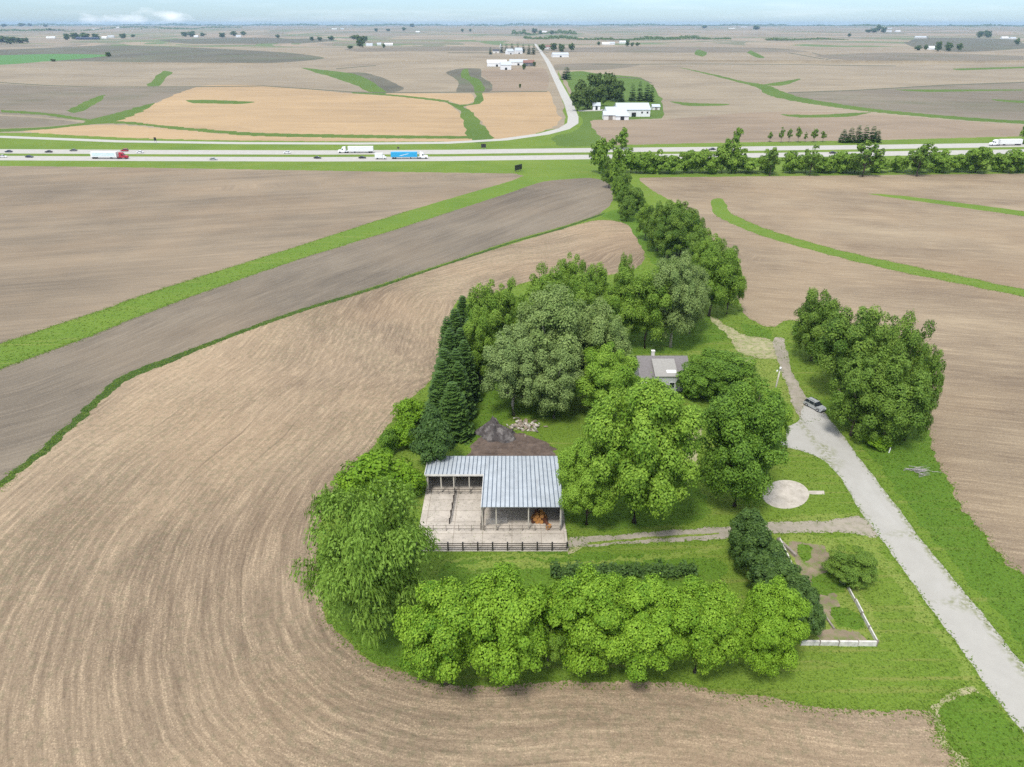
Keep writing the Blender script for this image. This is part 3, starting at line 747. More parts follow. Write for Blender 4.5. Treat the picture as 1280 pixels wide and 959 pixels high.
PROTO = {}
def kind(key, H, W, hb, maker, leaf, bark="bark", r=.3, n=2, limbs=9):
    PROTO[key] = []
    for i in range(n):
        me, C = maker(H, W, hb, i + 11 + len(PROTO) * 17)
        me.materials.append(M[leaf])
        co_ = np.empty(len(me.vertices) * 3, np.float32); me.vertices.foreach_get("co", co_); co_ = co_.reshape(-1, 3)
        rr_ = np.quantile(np.hypot(co_[:, 0], co_[:, 1]), .985) * 2; zt = np.quantile(co_[:, 2], .995)
        PROTO[key].append((zt, rr_, hb, me, trunk_mesh(H, W, hb, C, r, bark, limbs, i)))
B = broad_crown
kind("maple", 14, 12, .06, lambda H, W, hb, s: B(H, W, hb, 150, 560, .145, (.11, .24), s, ragged=.3), "maple", n=3)
kind("yard_maple", 17, 14, .06, lambda H, W, hb, s: B(H, W, hb, 170, 560, .15, (.10, .22), s, ragged=.35), "yard", n=3)
kind("willow", 17, 19, .03, lambda H, W, hb, s: willow_crown(H, W, hb, s), "willow", r=.5, n=1)
kind("spruce", 13, 5.5, .02, lambda H, W, hb, s: spruce_crown(H, W, hb, 50, 30, s, .30), "spruce", n=3)
kind("cedar", 9, 6.5, .02, lambda H, W, hb, s: B(H, W, hb, 90, 280, .15, (.14, .26), s, taper=.55, ragged=.3), "cedar", n=3)
kind("fir", 9, 8, .03, lambda H, W, hb, s: B(H, W, hb, 90, 300, .15, (.14, .26), s, taper=.75), "spruce", n=1)
kind("grove", 17, 12, .05, lambda H, W, hb, s: B(H, W, hb, 100, 420, .165, (.11, .24), s, gap=.25, ragged=.5, cap=.92), "grove", r=.32, n=4, limbs=16)
kind("pale", 20, 15, .03, lambda H, W, hb, s: B(H, W, hb, 140, 400, .165, (.10, .21), s, gap=.25, ragged=.4), "pale", "bark_pale", r=.36, n=3, limbs=24)
kind("deep", 17, 13, .0, lambda H, W, hb, s: B(H, W, hb, 170, 480, .145, (.11, .22), s, ragged=.25), "deep", n=2)
kind("elm", 14, 12, .03, lambda H, W, hb, s: B(H, W, hb, 100, 420, .16, (.10, .25), s, gap=.28, ragged=.6, cap=.95), "elm", r=.34, n=4, limbs=14)
kind("shrub", 4, 5, .0, lambda H, W, hb, s: B(H, W, hb, 44, 150, .14, (.18, .36), s, ragged=.3), "lime", r=.08, n=3, limbs=12)
kind("dark_shrub", 4, 5, .0, lambda H, W, hb, s: B(H, W, hb, 44, 150, .14, (.18, .36), s, ragged=.25), "deep", r=.08, n=2, limbs=12)
kind("hedge_tree", 12, 9, .02, lambda H, W, hb, s: B(H, W, hb, 36, 120, .38, (.16, .32), s, gap=.2, ragged=.4), "grove", r=.22, n=4, limbs=14)
kind("hedge_bush", 8, 11, .0, lambda H, W, hb, s: B(H, W, hb, 36, 120, .38, (.18, .34), s, ragged=.35), "grove", r=.2, n=3, limbs=8)
kind("loose_tree", 15, 10, .12, lambda H, W, hb, s: B(H, W, hb, 26, 90, .38, (.12, .26), s, gap=.4, ragged=.45), "elm", r=.25, n=3, limbs=20)
kind("far_tree", 12, 11, .03, lambda H, W, hb, s: B(H, W, hb, 26, 70, .6, (.22, .40), s, ragged=.3), "olive", r=.3, n=3, limbs=5)
kind("far_spruce", 13, 6, .02, lambda H, W, hb, s: spruce_crown(H, W, hb, 18, 12, s, .6), "spruce", n=2)

E = rdir(160)
def fit(cx, top, bot, w, hb):
    """ground spot, height and width of a plant whose crown fills this box of the photograph"""
    row = bot; H = None
    for _ in range(40):
        g = at(cx, row); _, _, dep = proj((g.x, g.y, g.z)); dep = dep[0]
        W = w / F * dep
        if H is None: H = W
        a, c = W / 2, H * (1 - hb) / 2
        P = E * [a, a, c] + [g.x, g.y, g.z + H * hb + c]
        _, py, _ = proj(P); o = py.max() - py.min()
        H = min(max(H * ((bot - top) / o) ** .8, .45 * W), 3.6 * W)
        row += .6 * (bot - py.max())
    return g, H, W
TREES = 0
ORD = ["first", "second", "third", "fourth", "fifth", "sixth", "seventh", "eighth", "ninth", "tenth", "eleventh", "twelfth", "thirteenth", "fourteenth", "fifteenth", "sixteenth", "seventeenth", "eighteenth", "nineteenth", "twentieth"]
def plant(kindkey, cx, top, bot, w, label, cat="tree", group=None, name="tree", squash=1.0):
    global TREES; TREES += 1
    ps = PROTO[kindkey]; H0, W0, hb, cm, tm = ps[TREES % len(ps)]
    g, H, W = fit(cx, top, bot, w, hb)
    o = empty(name, g, (TREES * 2.399) % 6.283); tag(o, label, cat, group)
    o.scale = (W / W0, W / W0, H / H0)
    if cm.users == 0 or True:
        a = link("crown", cm, None, o); b = link("trunk", tm, None, o)
    return o

# the front row and the willow
plant("willow", 472, 604, 800, 156, "huge round willow with drooping branches beside the barnyard", name="willow_tree", group=None)
G = "bright green trees in the front row"
for a in ((558, 724, 864, 108, "bright green tree at the willow end of the front row"), (630, 717, 860, 118, "bright green tree second from the willow in the front row"),
          (733, 716, 850, 108, "bright green tree in the front row before the end of the low hedge"), (798, 721, 852, 104, "bright green tree at the middle of the front row beyond the gap"),
          (868, 727, 848, 92, "bright green front row tree second from the garden boards"), (953, 731, 848, 84, "bright green tree ending the front row beside the garden")):
    plant("maple", *a, group=G, name="maple_tree")
plant("grove", 684, 752, 838, 60, "darker green tree filling the gap in the front row", name="maple_tree", group=G)
G = "dark conifers beside the garden"
for i, a in enumerate(((930, 636, 704, 50), (938, 655, 726, 54), (952, 676, 748, 58), (968, 698, 768, 58), (985, 718, 790, 54), (1001, 744, 806, 42))):
    plant("cedar", *a, ("olive dark conifer nearest the dirt track in the garden row", "olive dark conifer second from the track in the garden row", "olive dark conifer third from the track in the garden row",
          "olive dark conifer fourth from the track in the garden row", "olive dark conifer next to last toward the white boards", "olive dark conifer reaching the white boards of the garden")[i], group=G, name="conifer_tree")
# yard
plant("yard_maple", 793, 478, 655, 134, "tallest bright green tree standing in front of the house", name="maple_tree")
plant("yard_maple", 733, 552, 656, 76, "bright green tree touching the end wall of the barn", name="maple_tree")
plant("yard_maple", 755, 434, 522, 82, "bright green round tree beside the house roof", name="maple_tree")
plant("deep", 918, 490, 640, 106, "broad deep green tree with dense small leaves near the round pad", name="shade_tree")
plant("yard_maple", 950, 487, 570, 58, "lighter green tree leaning out behind the dense shade tree", name="maple_tree")
plant("deep", 895, 440, 504, 84, "dark round tree beside the house gable", name="shade_tree")
plant("dark_shrub", 862, 462, 500, 36, "small dark bush against the house", "shrub", name="shrub")
plant("elm", 1060, 682, 734, 64, "small dark green tree growing in the garden", name="garden_tree")
# trees east of the drive
G = "dark trees east of the driveway"
for a in ((1014, 364, 450, 62, "loose ragged tree at the field corner of the eastern clump"), (1052, 386, 500, 84, "dark tree at the road edge of the eastern clump, behind the car"),
          (1086, 394, 480, 82, "dark tree at the back of the eastern clump toward the tilled field"), (1114, 398, 520, 66, "dark tree on the field side of the eastern clump"),
          (1064, 440, 546, 78, "broad dark tree overhanging the grass below the parked car"), (1104, 448, 556, 80, "dark tree at the lower end of the eastern clump"),
          (1131, 434, 548, 50, "narrow tree on the outer lower edge of the eastern clump")):
    plant("elm", *a, group=G, name="elm_tree")
plant("shrub", 1097, 543, 563, 30, "small lime bush below the eastern clump", "shrub", name="shrub")
plant("dark_shrub", 1004, 405, 424, 34, "low bush beside the end of the drive", "shrub", name="shrub")
# windbreak
G = "dark spruces in the windbreak"
for i, a in enumerate(((580, 370, 440, 30), (593, 372, 440, 30), (571, 386, 462, 36), (588, 398, 470, 34), (565, 410, 488, 38), (582, 425, 500, 36), (558, 436, 512, 40), (575, 452, 520, 38), (552, 464, 532, 42), (568, 478, 545, 44))):
    plant("spruce", *a, ("dark spruce at the far end of the windbreak", "dark spruce just inside the far end of the windbreak", "dark spruce second from the far end on the field side of the windbreak", "dark spruce second from the far end on the grass side of the windbreak",
          "dark spruce third from the far end on the field side of the windbreak", "dark spruce third from the far end on the grass side of the windbreak", "dark spruce in the lower windbreak on the field side", "dark spruce in the lower windbreak on the grass side",
          "dark spruce at the lower end of the windbreak, field side", "dark spruce at the lower end of the windbreak, facing the dark heap")[i], group=G, name="spruce_tree")
for a in (((562, 396, 476, 34), "dark spruce squeezed into the upper windbreak on the field side"), ((578, 410, 486, 34), "dark spruce squeezed into the upper windbreak on the grass side"), ((556, 450, 524, 38), "dark spruce filling the lower windbreak near the field"), ((572, 436, 510, 36), "dark spruce filling the lower windbreak near the grass")):
    plant("spruce", *a[0], a[1], group=G, name="spruce_tree")
plant("fir", 544, 511, 588, 58, "broad dark cone shaped evergreen overlapping the barn roof", name="evergreen_tree")
for a in ((516, 496, 532, 46, "lime green shrub at the lower end of the windbreak"), (508, 528, 562, 38, "round lime shrub beside the broad evergreen"), (486, 538, 568, 26, "small dark green shrub on the field edge beside the lime ones"),
          (472, 558, 622, 84, "wide lime shrub thicket behind the willow"), (440, 586, 618, 44, "low shrub spreading onto the tilled field"), (512, 580, 622, 44, "green shrub against the end of the barn roof")):
    plant("dark_shrub" if "dark" in a[4] else "shrub", *a, "shrub", "shrubs by the field edge", "shrub")
# the grove
G = "trees of the grove behind the barn"
for k, *a in (("grove", 612, 354, 452, 58, "mid green grove tree next to the spruce windbreak"), ("grove", 600, 385, 478, 50, "mid green grove tree just inside the windbreak"), ("grove", 684, 336, 420, 62, "tree at the back edge of the grove toward the tilled field"),
              ("grove", 640, 352, 440, 48, "small grove tree between the windbreak and the pale trees"), ("grove", 712, 321, 400, 42, "tall dark tree top at the back of the grove"), ("grove", 742, 331, 420, 46, "loose tree at the back of the grove with open top"), ("grove", 776, 319, 400, 26, "slim tree top standing above the back of the grove"),
              ("grove", 772, 338, 430, 62, "tree in the middle back of the grove"), ("grove", 806, 338, 432, 58, "tree in the grove above the house chimney"), ("pale", 838, 322, 432, 66, "tall tree with pale forked trunk above the house"),
              ("pale", 690, 362, 500, 104, "large pale green tree at the heart of the grove"), ("pale", 642, 412, 520, 78, "pale green tree in front of the grove behind the dark heap"), ("pale", 744, 382, 495, 76, "pale green tree in the grove beside the bright yard tree"),
              ("pale", 692, 432, 524, 74, "pale tree with bare grey lower twigs behind the rubble"), ("grove", 886, 310, 392, 56, "dense tree at the corner of the grove by the field"), ("grove", 908, 322, 390, 36, "narrow tree at the grove corner nearest the drive end"),
              ("pale", 862, 336, 415, 40, "pale leaning tree beside the grove corner"), ("grove", 722, 345, 440, 50, "tree between the tall top and the pale heart of the grove")):
    plant(k, *a, group=G, name="grove_tree")
# the tree line toward the highway
G = "trees along the creek line toward the highway"
for a in ((822, 251, 312, 44, "creek line tree nearest the grass triangle"), (846, 254, 318, 50, "broadest tree of the creek line above the grove"), (864, 268, 316, 30, "creek line tree on the field side of the broad one"), (786, 232, 268, 32, "round creek line tree halfway to the highway"),
          (777, 212, 246, 24, "creek line tree below the hedgerow corner"), (797, 238, 266, 20, "small creek line tree beside the round one"), (812, 262, 300, 26, "small creek line tree at the edge of the grass triangle")):
    plant("elm", *a, group=G, name="creek_tree")
for i, a in enumerate(((761, 200, 234, 20), (772, 222, 250, 18), (783, 246, 276, 22), (806, 256, 298, 26), (834, 270, 322, 40), (850, 268, 318, 44), (872, 286, 340, 40), (884, 296, 356, 46), (898, 304, 372, 44))):
    plant("grove" if i % 2 else "elm", *a, f"{ORD[i]} tree of the creek line understorey counting from the highway", group="fill trees of the creek line", name="creek_tree")

# a bare dead tree
def dead_tree(px, py, Hh, label):
    g = at(px, py); o = empty("dead_tree", g); tag(o, label, "dead tree"); rn = random.Random(5); t = MB(); b = MB()
    t.tube([(0, 0, -.3), (.1, 0, Hh * .3), (.3, .1, Hh * .6)], [.35, .28, .2], 8)
    def grow(p, d, L, r, dep):
        q = p + d * L; b.tube([p, p.lerp(q, .5) + Vector((rn.gauss(0, .12), rn.gauss(0, .12), 0)), q], [r, r * .75, r * .45], 5)
        if dep:
            for _ in range(rn.randint(3, 5)):
                e = (d + Vector((rn.gauss(0, .6), rn.gauss(0, .6), rn.gauss(.05, .4)))).normalized(); grow(p.lerp(q, rn.uniform(.4, 1)), e, L * rn.uniform(.5, .75), r * .5, dep - 1)
    for k in range(9):
        a = k * .7; grow(Vector((.15, .05, Hh * rn.uniform(.2, .6))), Vector((math.cos(a), math.sin(a), rn.uniform(.4, 1.2))).normalized(), Hh * .28, .15, 3)
    t.build("trunk", M["bark_dead"], o, True); b.build("crown", M["bark_dead"], o)
dead_tree(860, 322, 10, "bare grey dead tree between creek line and grove")

# hedgerow below the highway
G = "hedgerow along the highway"
plant("hedge_tree", 750, 175, 216, 28, "tall dark tree at the western end of the highway hedgerow", group=G, name="hedgerow_tree")
plant("hedge_tree", 770, 186, 236, 22, "dark tree where the hedgerow meets the creek line", group=G, name="hedgerow_tree")
tall = [(788, 186, 24), (806, 189, 22), (858, 188, 22), (878, 187, 22), (902, 174, 26), (919, 181, 26), (962, 184, 22), (1012, 182, 24), (1078, 176, 38), (1146, 178, 32), (1218, 184, 34), (1262, 187, 26)]
for i, (x, t, w) in enumerate(tall):
    plant("loose_tree" if x in (962, 1012, 1078, 1146) else "hedge_tree", x, t, 216, w, f"{ORD[i]} tall tree along the highway hedgerow counting from the creek line", group=G, name="hedgerow_tree")
bush = [(797, 198, 24), (822, 194, 30), (842, 195, 26), (868, 196, 24), (890, 197, 24), (910, 198, 24), (935, 199, 28), (955, 198, 24), (982, 200, 30), (1005, 200, 26), (1030, 201, 28), (1052, 198, 28), (1072, 197, 30), (1098, 198, 30), (1122, 197, 30), (1148, 196, 30), (1172, 196, 30), (1196, 197, 30), (1222, 196, 32), (1248, 197, 30), (1274, 196, 28)]
bush = [(x + random.uniform(-5, 5), t + random.uniform(-4, 7), w + random.uniform(-6, 9)) for x, t, w in bush]
for i, (x, t, w) in enumerate(bush):
    lab = f"{ORD[i] if i < 20 else 'last'} low bush along the highway hedgerow counting from the creek line"
    plant("hedge_bush", x, t - 7, 217 - (x - 780) * .004, w, lab, "shrub", "bushes of the highway hedgerow", "hedgerow_bush")
# trees beyond the highway
plant("hedge_tree", 777, 160, 186, 17, "round olive tree just across the highway by the field corner", name="roadside_tree")
plant("hedge_tree", 766, 173, 185, 11, "small bush like tree beside the round roadside tree", name="roadside_tree")
plant("hedge_tree", 920, 160, 182, 13, "lone dark tree behind the highway above the hedgerow", name="roadside_tree")
sp = [(962, 10, 8), (976, 16, 8), (986, 14, 7), (997, 16, 9), (1006, 10, 5), (1017, 14, 10), (1028, 11, 8)]
for i, (x, h, w) in enumerate(sp):
    plant("loose_tree", x, 175 - h, 176, w, f"{ORD[i]} small tree of the thin row beyond the highway, counting eastward", group="thin row of small trees beyond the highway", name="roadside_tree")
for i, (x, t) in enumerate([(1053, 162), (1062, 159), (1071, 157), (1080, 157), (1089, 158), (1095, 162)]):
    plant("far_spruce", x, t, 178, 13, f"{ORD[i]} dark spruce of the thick clump beside the highway, counting eastward", group="dark spruce clump beside the highway", name="spruce_tree")
plant("hedge_tree", 1280, 148, 180, 16, "olive tree at the highway by the white truck")

# low hedge in the yard
g0, g1 = at(688, 719), at(870, 718)
rng = np.random.default_rng(3); n = 5200; t = rng.random(n)
P = np.c_[g0.x + (g1.x - g0.x) * t, g0.y + (g1.y - g0.y) * t + rng.normal(0, .55, n), np.abs(rng.normal(1.1, .5, n)) * (.8 + .35 * np.sin(t * 23) * np.sin(t * 57))]
N = rng.normal(0, .5, (n, 3)) + [0, -.2, .9]; N /= np.linalg.norm(N, axis=1, keepdims=True)
Vh = leaf_quads(P, N, .2); hm = np_mesh("hedge", Vh, np.arange(len(Vh)).reshape(-1, 4), 4, rng.random(n)); hm.materials.append(M["cedar"])
tag(link("hedge", hm), "low dark hedge behind the front row of trees", "hedge")

# ------------------------------------------------------------------ barn
x0, xm, x1 = -15.1, -5.0, 8.1; yf, yw, yb = 94.0, 104.5, 110.8
zr = lambda y: 5.1 - (y - yf) * 1.5 / (yb - yf)
barn = empty("barn", (0, 0, 0)); barn.location = (xm, yf, 0); bx, by = xm, yf
def L(x, y, z): return (x - bx, y - by, z)
tag(barn, "open fronted cattle barn with an L-shaped ribbed metal roof", "barn")
mb = MB(); th = .09
def roofslab(xa, xb, ya, yb_):
    vs = [L(xa, ya, zr(ya)), L(xb, ya, zr(ya)), L(xb, yb_, zr(yb_)), L(xa, yb_, zr(yb_))]
    vs = [(x, y, z - th) for x, y, z in vs] + vs
    mb.add(vs, [(0, 3, 2, 1), (4, 5, 6, 7), (0, 1, 5, 4), (1, 2, 6, 5), (2, 3, 7, 6), (3, 0, 4, 7)])
roofslab(x0 - .3, xm - .002, yw - .3, yb + .35); roofslab(xm, x1 + .3, yf - .5, yb + .35)
roof = mb.build("roof", [M["metal_roof"]], barn)
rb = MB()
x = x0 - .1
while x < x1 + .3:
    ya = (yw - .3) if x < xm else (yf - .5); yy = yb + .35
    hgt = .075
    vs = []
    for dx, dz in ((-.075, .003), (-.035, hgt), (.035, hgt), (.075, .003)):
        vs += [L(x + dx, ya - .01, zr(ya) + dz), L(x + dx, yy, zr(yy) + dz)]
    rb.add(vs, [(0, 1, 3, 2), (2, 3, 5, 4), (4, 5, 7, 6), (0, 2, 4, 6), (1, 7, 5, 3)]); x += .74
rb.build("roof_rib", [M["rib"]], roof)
fb = MB()
fb.add([L(x0 - .3, yw - .34, zr(yw) - .34), L(xm - .06, yw - .34, zr(yw) - .34), L(xm - .06, yw - .30, zr(yw) - .34), L(x0 - .3, yw - .30, zr(yw) - .34), L(x0 - .3, yw - .34, zr(yw) + .06), L(xm - .06, yw - .34, zr(yw) + .06), L(xm - .06, yw - .30, zr(yw) + .06), L(x0 - .3, yw - .30, zr(yw) + .06)], [(0, 3, 2, 1), (4, 5, 6, 7), (0, 1, 5, 4), (1, 2, 6, 5), (2, 3, 7, 6), (3, 0, 4, 7)])
fb.bar(L(xm - .04, yf - .5, zr(yf) - .08), L(xm - .04, yw - .32, zr(yw) - .08), .07, .36)
fb.bar(L(x0 - .34, yw - .3, zr(yw) - .1), L(x0 - .34, yb + .35, zr(yb) - .1), .06, .3)
fb.build("fascia", [M["offwhite"]], roof)
wb = MB()
wb.box(x0 - bx, x1 - bx, yb - by, yb + .12 - by, 0, zr(yb) - .12)
wb.add([L(x1, yf, .0), L(x1, yb - .01, .0), L(x1, yb - .01, zr(yb) - .12), L(x1, yf, zr(yf) - .12), L(x1 + .1, yf, .0), L(x1 + .1, yb - .01, .0), L(x1 + .1, yb - .01, zr(yb) - .12), L(x1 + .1, yf, zr(yf) - .12)], [(0, 1, 2, 3), (7, 6, 5, 4), (0, 4, 5, 1), (1, 5, 6, 2), (2, 6, 7, 3), (3, 7, 4, 0)])
wb.add([L(x0 - .1, yw, .0), L(x0 - .1, yb - .01, .0), L(x0 - .1, yb - .01, zr(yb) - .12), L(x0 - .1, yw, zr(yw) - .12), L(x0, yw, .0), L(x0, yb - .01, .0), L(x0, yb - .01, zr(yb) - .12), L(x0, yw, zr(yw) - .12)], [(0, 1, 2, 3), (7, 6, 5, 4), (0, 4, 5, 1), (1, 5, 6, 2), (2, 6, 7, 3), (3, 7, 4, 0)])
wb.build("wall", [M["steel"]], barn)
for px_, py_ in [(x0 + .15, yw), (-12.6, yw), (-10.35, yw), (-7.6, yw), (xm + .1, yf), (-2.6, yf), (2.7, yf), (x1 - .15, yf), (xm + .1, yw), (-10.35, 107.6), (-2.6, 102), (2.7, 102), (xm + .1, 99.3), (2.7, 107)]:
    p = MB(); p.box(px_ - .1 - bx, px_ + .1 - bx, py_ - .1 - by, py_ + .1 - by, 0, zr(py_) - .12); p.build("post", [M["post"]], barn)
for y in (yf, yw, 99.3, 107.5):
    xa = xm if y < yw else x0
    p = MB(); p.box(xa - bx, x1 - bx, y + .12 - by, y + .24 - by, zr(y) - .42, zr(y) - .13); p.build("beam", [M["wood"]], barn)

# concrete yard
slab = MB(); slab.add([(x0 - .4, 88.7, 0), (8.9, 88.7, 0), (8.9, yb - .02, 0), (x0 - .4, yb - .02, 0), (x0 - .4, 88.7, .1), (8.9, 88.7, .1), (8.9, yb - .02, .1), (x0 - .4, yb - .02, .1)], [(0, 1, 5, 4), (1, 2, 6, 5), (2, 3, 7, 6), (3, 0, 4, 7), (4, 5, 6, 7)])
tag(slab.build("concrete_yard", [M["concrete"]]), "stained pale concrete yard under and before the barn", "concrete yard", None, "structure")

def fence(name, label, A, Bp, posts, h, rails, mat, post_mat, pw=.14, rail=.1, z=.1, group=None, board=False):
    A = Vector((*A, z)); Bp = Vector((*Bp, z)); d = Bp - A
    o = empty(name, A, math.atan2(d.y, d.x)); tag(o, label, "fence", group); Ln = d.length
    pm = None
    for i in range(posts):
        x = Ln * i / (posts - 1)
        if pm is None:
            q = MB(); q.box(-pw / 2, pw / 2, -pw / 2, pw / 2, -.1, h + .08); pm = q.mesh("post", [M[post_mat]])
        p = link("post", pm, None, o); p.location = (x, 0, 0)
    for zz in rails:
        q = MB(); q.box(0, Ln, -pw / 2 - .05, -pw / 2 - .004, zz - rail / 2, zz + rail / 2); q.build("rail", [M[mat]], o)
    return o
fence("rail_fence", "dark four rail fence along the front edge of the barnyard", (-14.9, 88.85), (8.75, 88.85), 11, 1.55, (.35, .75, 1.15, 1.5), "wood_dark", "black", .24, .13)
fence("pen_fence", "low dark pipe fence splitting the open pens", (-10.5, 95.6), (-10.2, 104.2), 5, 1.1, (.3, .65, 1.05), "wood_dark", "wood_dark", .16, .14)
fence("pen_fence", "pipe fence across the front of the pens from willow to barn wall", (x0, 93.75), (8.0, 93.75), 12, 1.15, (.55, 1.1), "wood", "wood", .1, .07)
fence("pen_fence", "short fence between the open pen and the roofed pens", (xm - .2, 94.1), (xm - .2, 104.1), 6, 1.25, (.3, .6, .9, 1.2), "wood_dark", "wood", .14, .16)
fence("pen_fence", "pipe fence at the mouth of the roofed wing", (x0, yw - .5), (xm - .5, yw - .5), 6, 1.15, (.55, 1.1), "wood_dark", "wood", .1, .08)
cb = MB(); cb.box(8.55, 8.95, 88.72, 93.6, .102, .55)
tag(cb.build("concrete_kerb_wall", [M["concrete"]]), "low concrete wall at the end of the barnyard by the track", "wall")
gt = empty("cattle_gate", (-2.5, 95.4, .1), .12); tag(gt, "metal tube gate standing open in the roofed pens", "gate")
for zz in (.25, .5, .75, 1.0, 1.25): q = MB(); q.bar((-1.8, 0, zz), (1.6, 0, zz), .05); q.build("rail", [M["steel"]], gt)
for xx in (-1.8, -.1, 1.6): q = MB(); q.bar((xx, 0, .1), (xx, 0, 1.3), .06); q.build("upright", [M["steel"]], gt)
# split logs in the barn
rn = random.Random(4); spot = [(4.6 + dx, 96.0 + dy, z) for z, row in ((.42, 4), (1.0, 3), (1.55, 2)) for dx in [(.72 * (k - (row - 1) / 2)) for k in range(row)] for dy in (0, .9)]
spot += [(5.9, 94.9, .42), (6.1, 94.4, .42)]
words_ = ["lying at the foot of the heap", "in the bottom layer of the heap", "in the middle layer of the heap", "on top of the heap"]
for i, (x, y, z) in enumerate(spot):
    mat = M["logs"] if i % 3 else M["bark_log"]
    q = MB(); r = rn.uniform(.30, .36); Ln = rn.uniform(.75, .95)
    q.tube([(0, -Ln / 2, 0), (rn.gauss(0, .03), 0, 0), (0, Ln / 2, 0)], [r, r * .97, r * .95], 9)
    lvl = 0 if i >= 18 else 1 if z < .8 else 2 if z < 1.3 else 3
    o = q.build("log", [mat]); o.location = (x, y, z); o.rotation_euler = (0, 0, rn.gauss(0, .2))
    c_ = "orange" if i % 3 else "red brown"
    tag(o, f"{c_} log {words_[lvl]} inside the barn", "log", f"{c_} logs {words_[lvl]}")

# ------------------------------------------------------------------ house
def gable(w, d, h, rise, over=.4, along="x"):
    """wall and roof meshes of a gabled block, ridge along x"""
    wb, rb = MB(), MB()
    wb.prism([(-d / 2, 0), (d / 2, 0), (d / 2, h), (0, h + rise - .03), (-d / 2, h)], -w / 2, w / 2, Matrix.Rotation(-math.pi / 2, 4, 'Z') if along == "x" else None)
    t = .16; k = rise / (d / 2); e = d / 2 + over; ze = h - k * over
    prof = [(-e, ze), (0, h + rise), (e, ze), (e, ze + t), (0, h + rise + t), (-e, ze + t)]
    rb.prism(prof, -w / 2 - over, w / 2 + over, Matrix.Rotation(-math.pi / 2, 4, 'Z') if along == "x" else None)
    return wb, rb

def windows(parent, spots, w=1.1, h=1.3, frame="white"):
    for x, y, z, rz in spots:
        Mx = Matrix.Translation((x, y, z)) @ Matrix.Rotation(rz, 4, 'Z')
        f = MB(); f.box(-w / 2 - .1, w / 2 + .1, -.05, .0, -h / 2 - .1, h / 2 + .1, Mx); fo = f.build("window", [M[frame]], parent)
        g = MB(); g.box(-w / 2, w / 2, -.07, -.051, -h / 2, h / 2, Mx); g.build("pane", [M["glass"]], fo)

house = empty("farmhouse", (34.8, 149.8, 0)); tag(house, "farmhouse with grey brown shingle roof and pale chimney among the trees", "house")
wb, rbm = gable(11.0, 11.6, 3.3, 2.8); wb.build("wall", [M["wall_pale"]], house); hr = rbm.build("roof", [M["shingle"]], house)
q = MB(); q.box(-2.3, -1.6, .6, 1.3, 5.2, 7.0); q.box(-2.38, -1.52, .52, 1.38, 7.0, 7.15); q.build("chimney", [M["offwhite"]], hr)
q = MB()   # broad low dormer on the front slope
q.prism([(-6.9, 3.9), (-1.5, 5.65), (-1.5, 5.95), (-6.9, 4.2)], -2.6, 2.4, Matrix.Rotation(-math.pi / 2, 4, 'Z') @ Matrix.Scale(-1, 4, (1, 0, 0)) if False else None)
q = MB(); q.add([(-2.6, -6.9, 4.1), (2.6, -6.9, 4.1), (2.6, -1.2, 5.85), (-2.6, -1.2, 5.85), (-2.6, -6.9, 4.3), (2.6, -6.9, 4.3), (2.6, -1.2, 6.05), (-2.6, -1.2, 6.05)], [(0, 3, 2, 1), (4, 5, 6, 7), (0, 1, 5, 4), (1, 2, 6, 5), (2, 3, 7, 6), (3, 0, 4, 7)])
dm = q.build("porch_roof", [M["shingle_light"]], house)
q = MB(); q.add([(.2, -5.8, 4.46), (2.3, -5.8, 4.46), (2.3, -4.9, 4.74), (.2, -4.9, 4.74), (.2, -5.8, 4.66), (2.3, -5.8, 4.66), (2.3, -4.9, 4.94), (.2, -4.9, 4.94)], [(0, 3, 2, 1), (4, 5, 6, 7), (0, 1, 5, 4), (1, 2, 6, 5), (2, 3, 7, 6), (3, 0, 4, 7)])
q.build("skylight", [M["white"]], dm)
q = MB(); q.box(-2.5, 2.5, -6.7, -5.82, 0, 4.05); q.build("porch_wall", [M["wall_pale"]], house)
q = MB(); q.box(-5.4, -2.75, -7.0, -5.83, 0, 2.5); q.build("entry_wall", [M["wall_pale"]], house)
q = MB(); q.add([(-5.6, -7.3, 2.5), (-2.65, -7.3, 2.5), (-2.65, -5.5, 3.0), (-5.6, -5.5, 3.0), (-5.6, -7.3, 2.62), (-2.65, -7.3, 2.62), (-2.65, -5.5, 3.12), (-5.6, -5.5, 3.12)], [(0, 3, 2, 1), (4, 5, 6, 7), (0, 1, 5, 4), (1, 2, 6, 5), (2, 3, 7, 6), (3, 0, 4, 7)]); q.build("entry_roof", [M["offwhite"]], house)
q = MB(); q.box(-4.6, -3.6, -7.06, -7.0, 0, 2.1); dr = q.build("door", [M["wood_dark"]], house); q = MB(); q.box(-3.75, -3.68, -7.11, -7.06, .95, 1.1); q.build("handle", [M["steel"]], dr)
windows(house, [(-1.4, -6.702, 2, 0), (1.4, -6.702, 2, 0), (4, -5.802, 1.8, 0), (-5.502, -3, 1.8, -math.pi / 2), (5.502, 0, 1.8, math.pi / 2)])

# ------------------------------------------------------------------ yard things
g = at(966.5, 499); pole = empty("utility_pole", g); tag(pole, "leaning pale wooden pole with a yard lamp beside the narrow drive", "utility pole")
q = MB(); q.tube([(0, 0, -.5), (.15, 0, 4), (.35, .1, 7.6)], [.21, .18, .14], 8); q.build("pole", [M["post"]], pole, True)
q = MB(); q.tube([(.35, .1, 7.3), (.36, .1, 7.9)], [.24, .20], 9); q.build("pole_cap", [M["white"]], pole, True)
q = MB(); q.bar((.33, .1, 7.1), (-.5, -.5, 7.4), .08); lh = q.build("lamp_arm", [M["steel"]], pole); q = MB(); q.tube([(-.5, -.5, 7.2), (-.5, -.5, 7.45)], [.2, .12], 8); q.build("lamp_head", [M["lamp_white"]], lh)

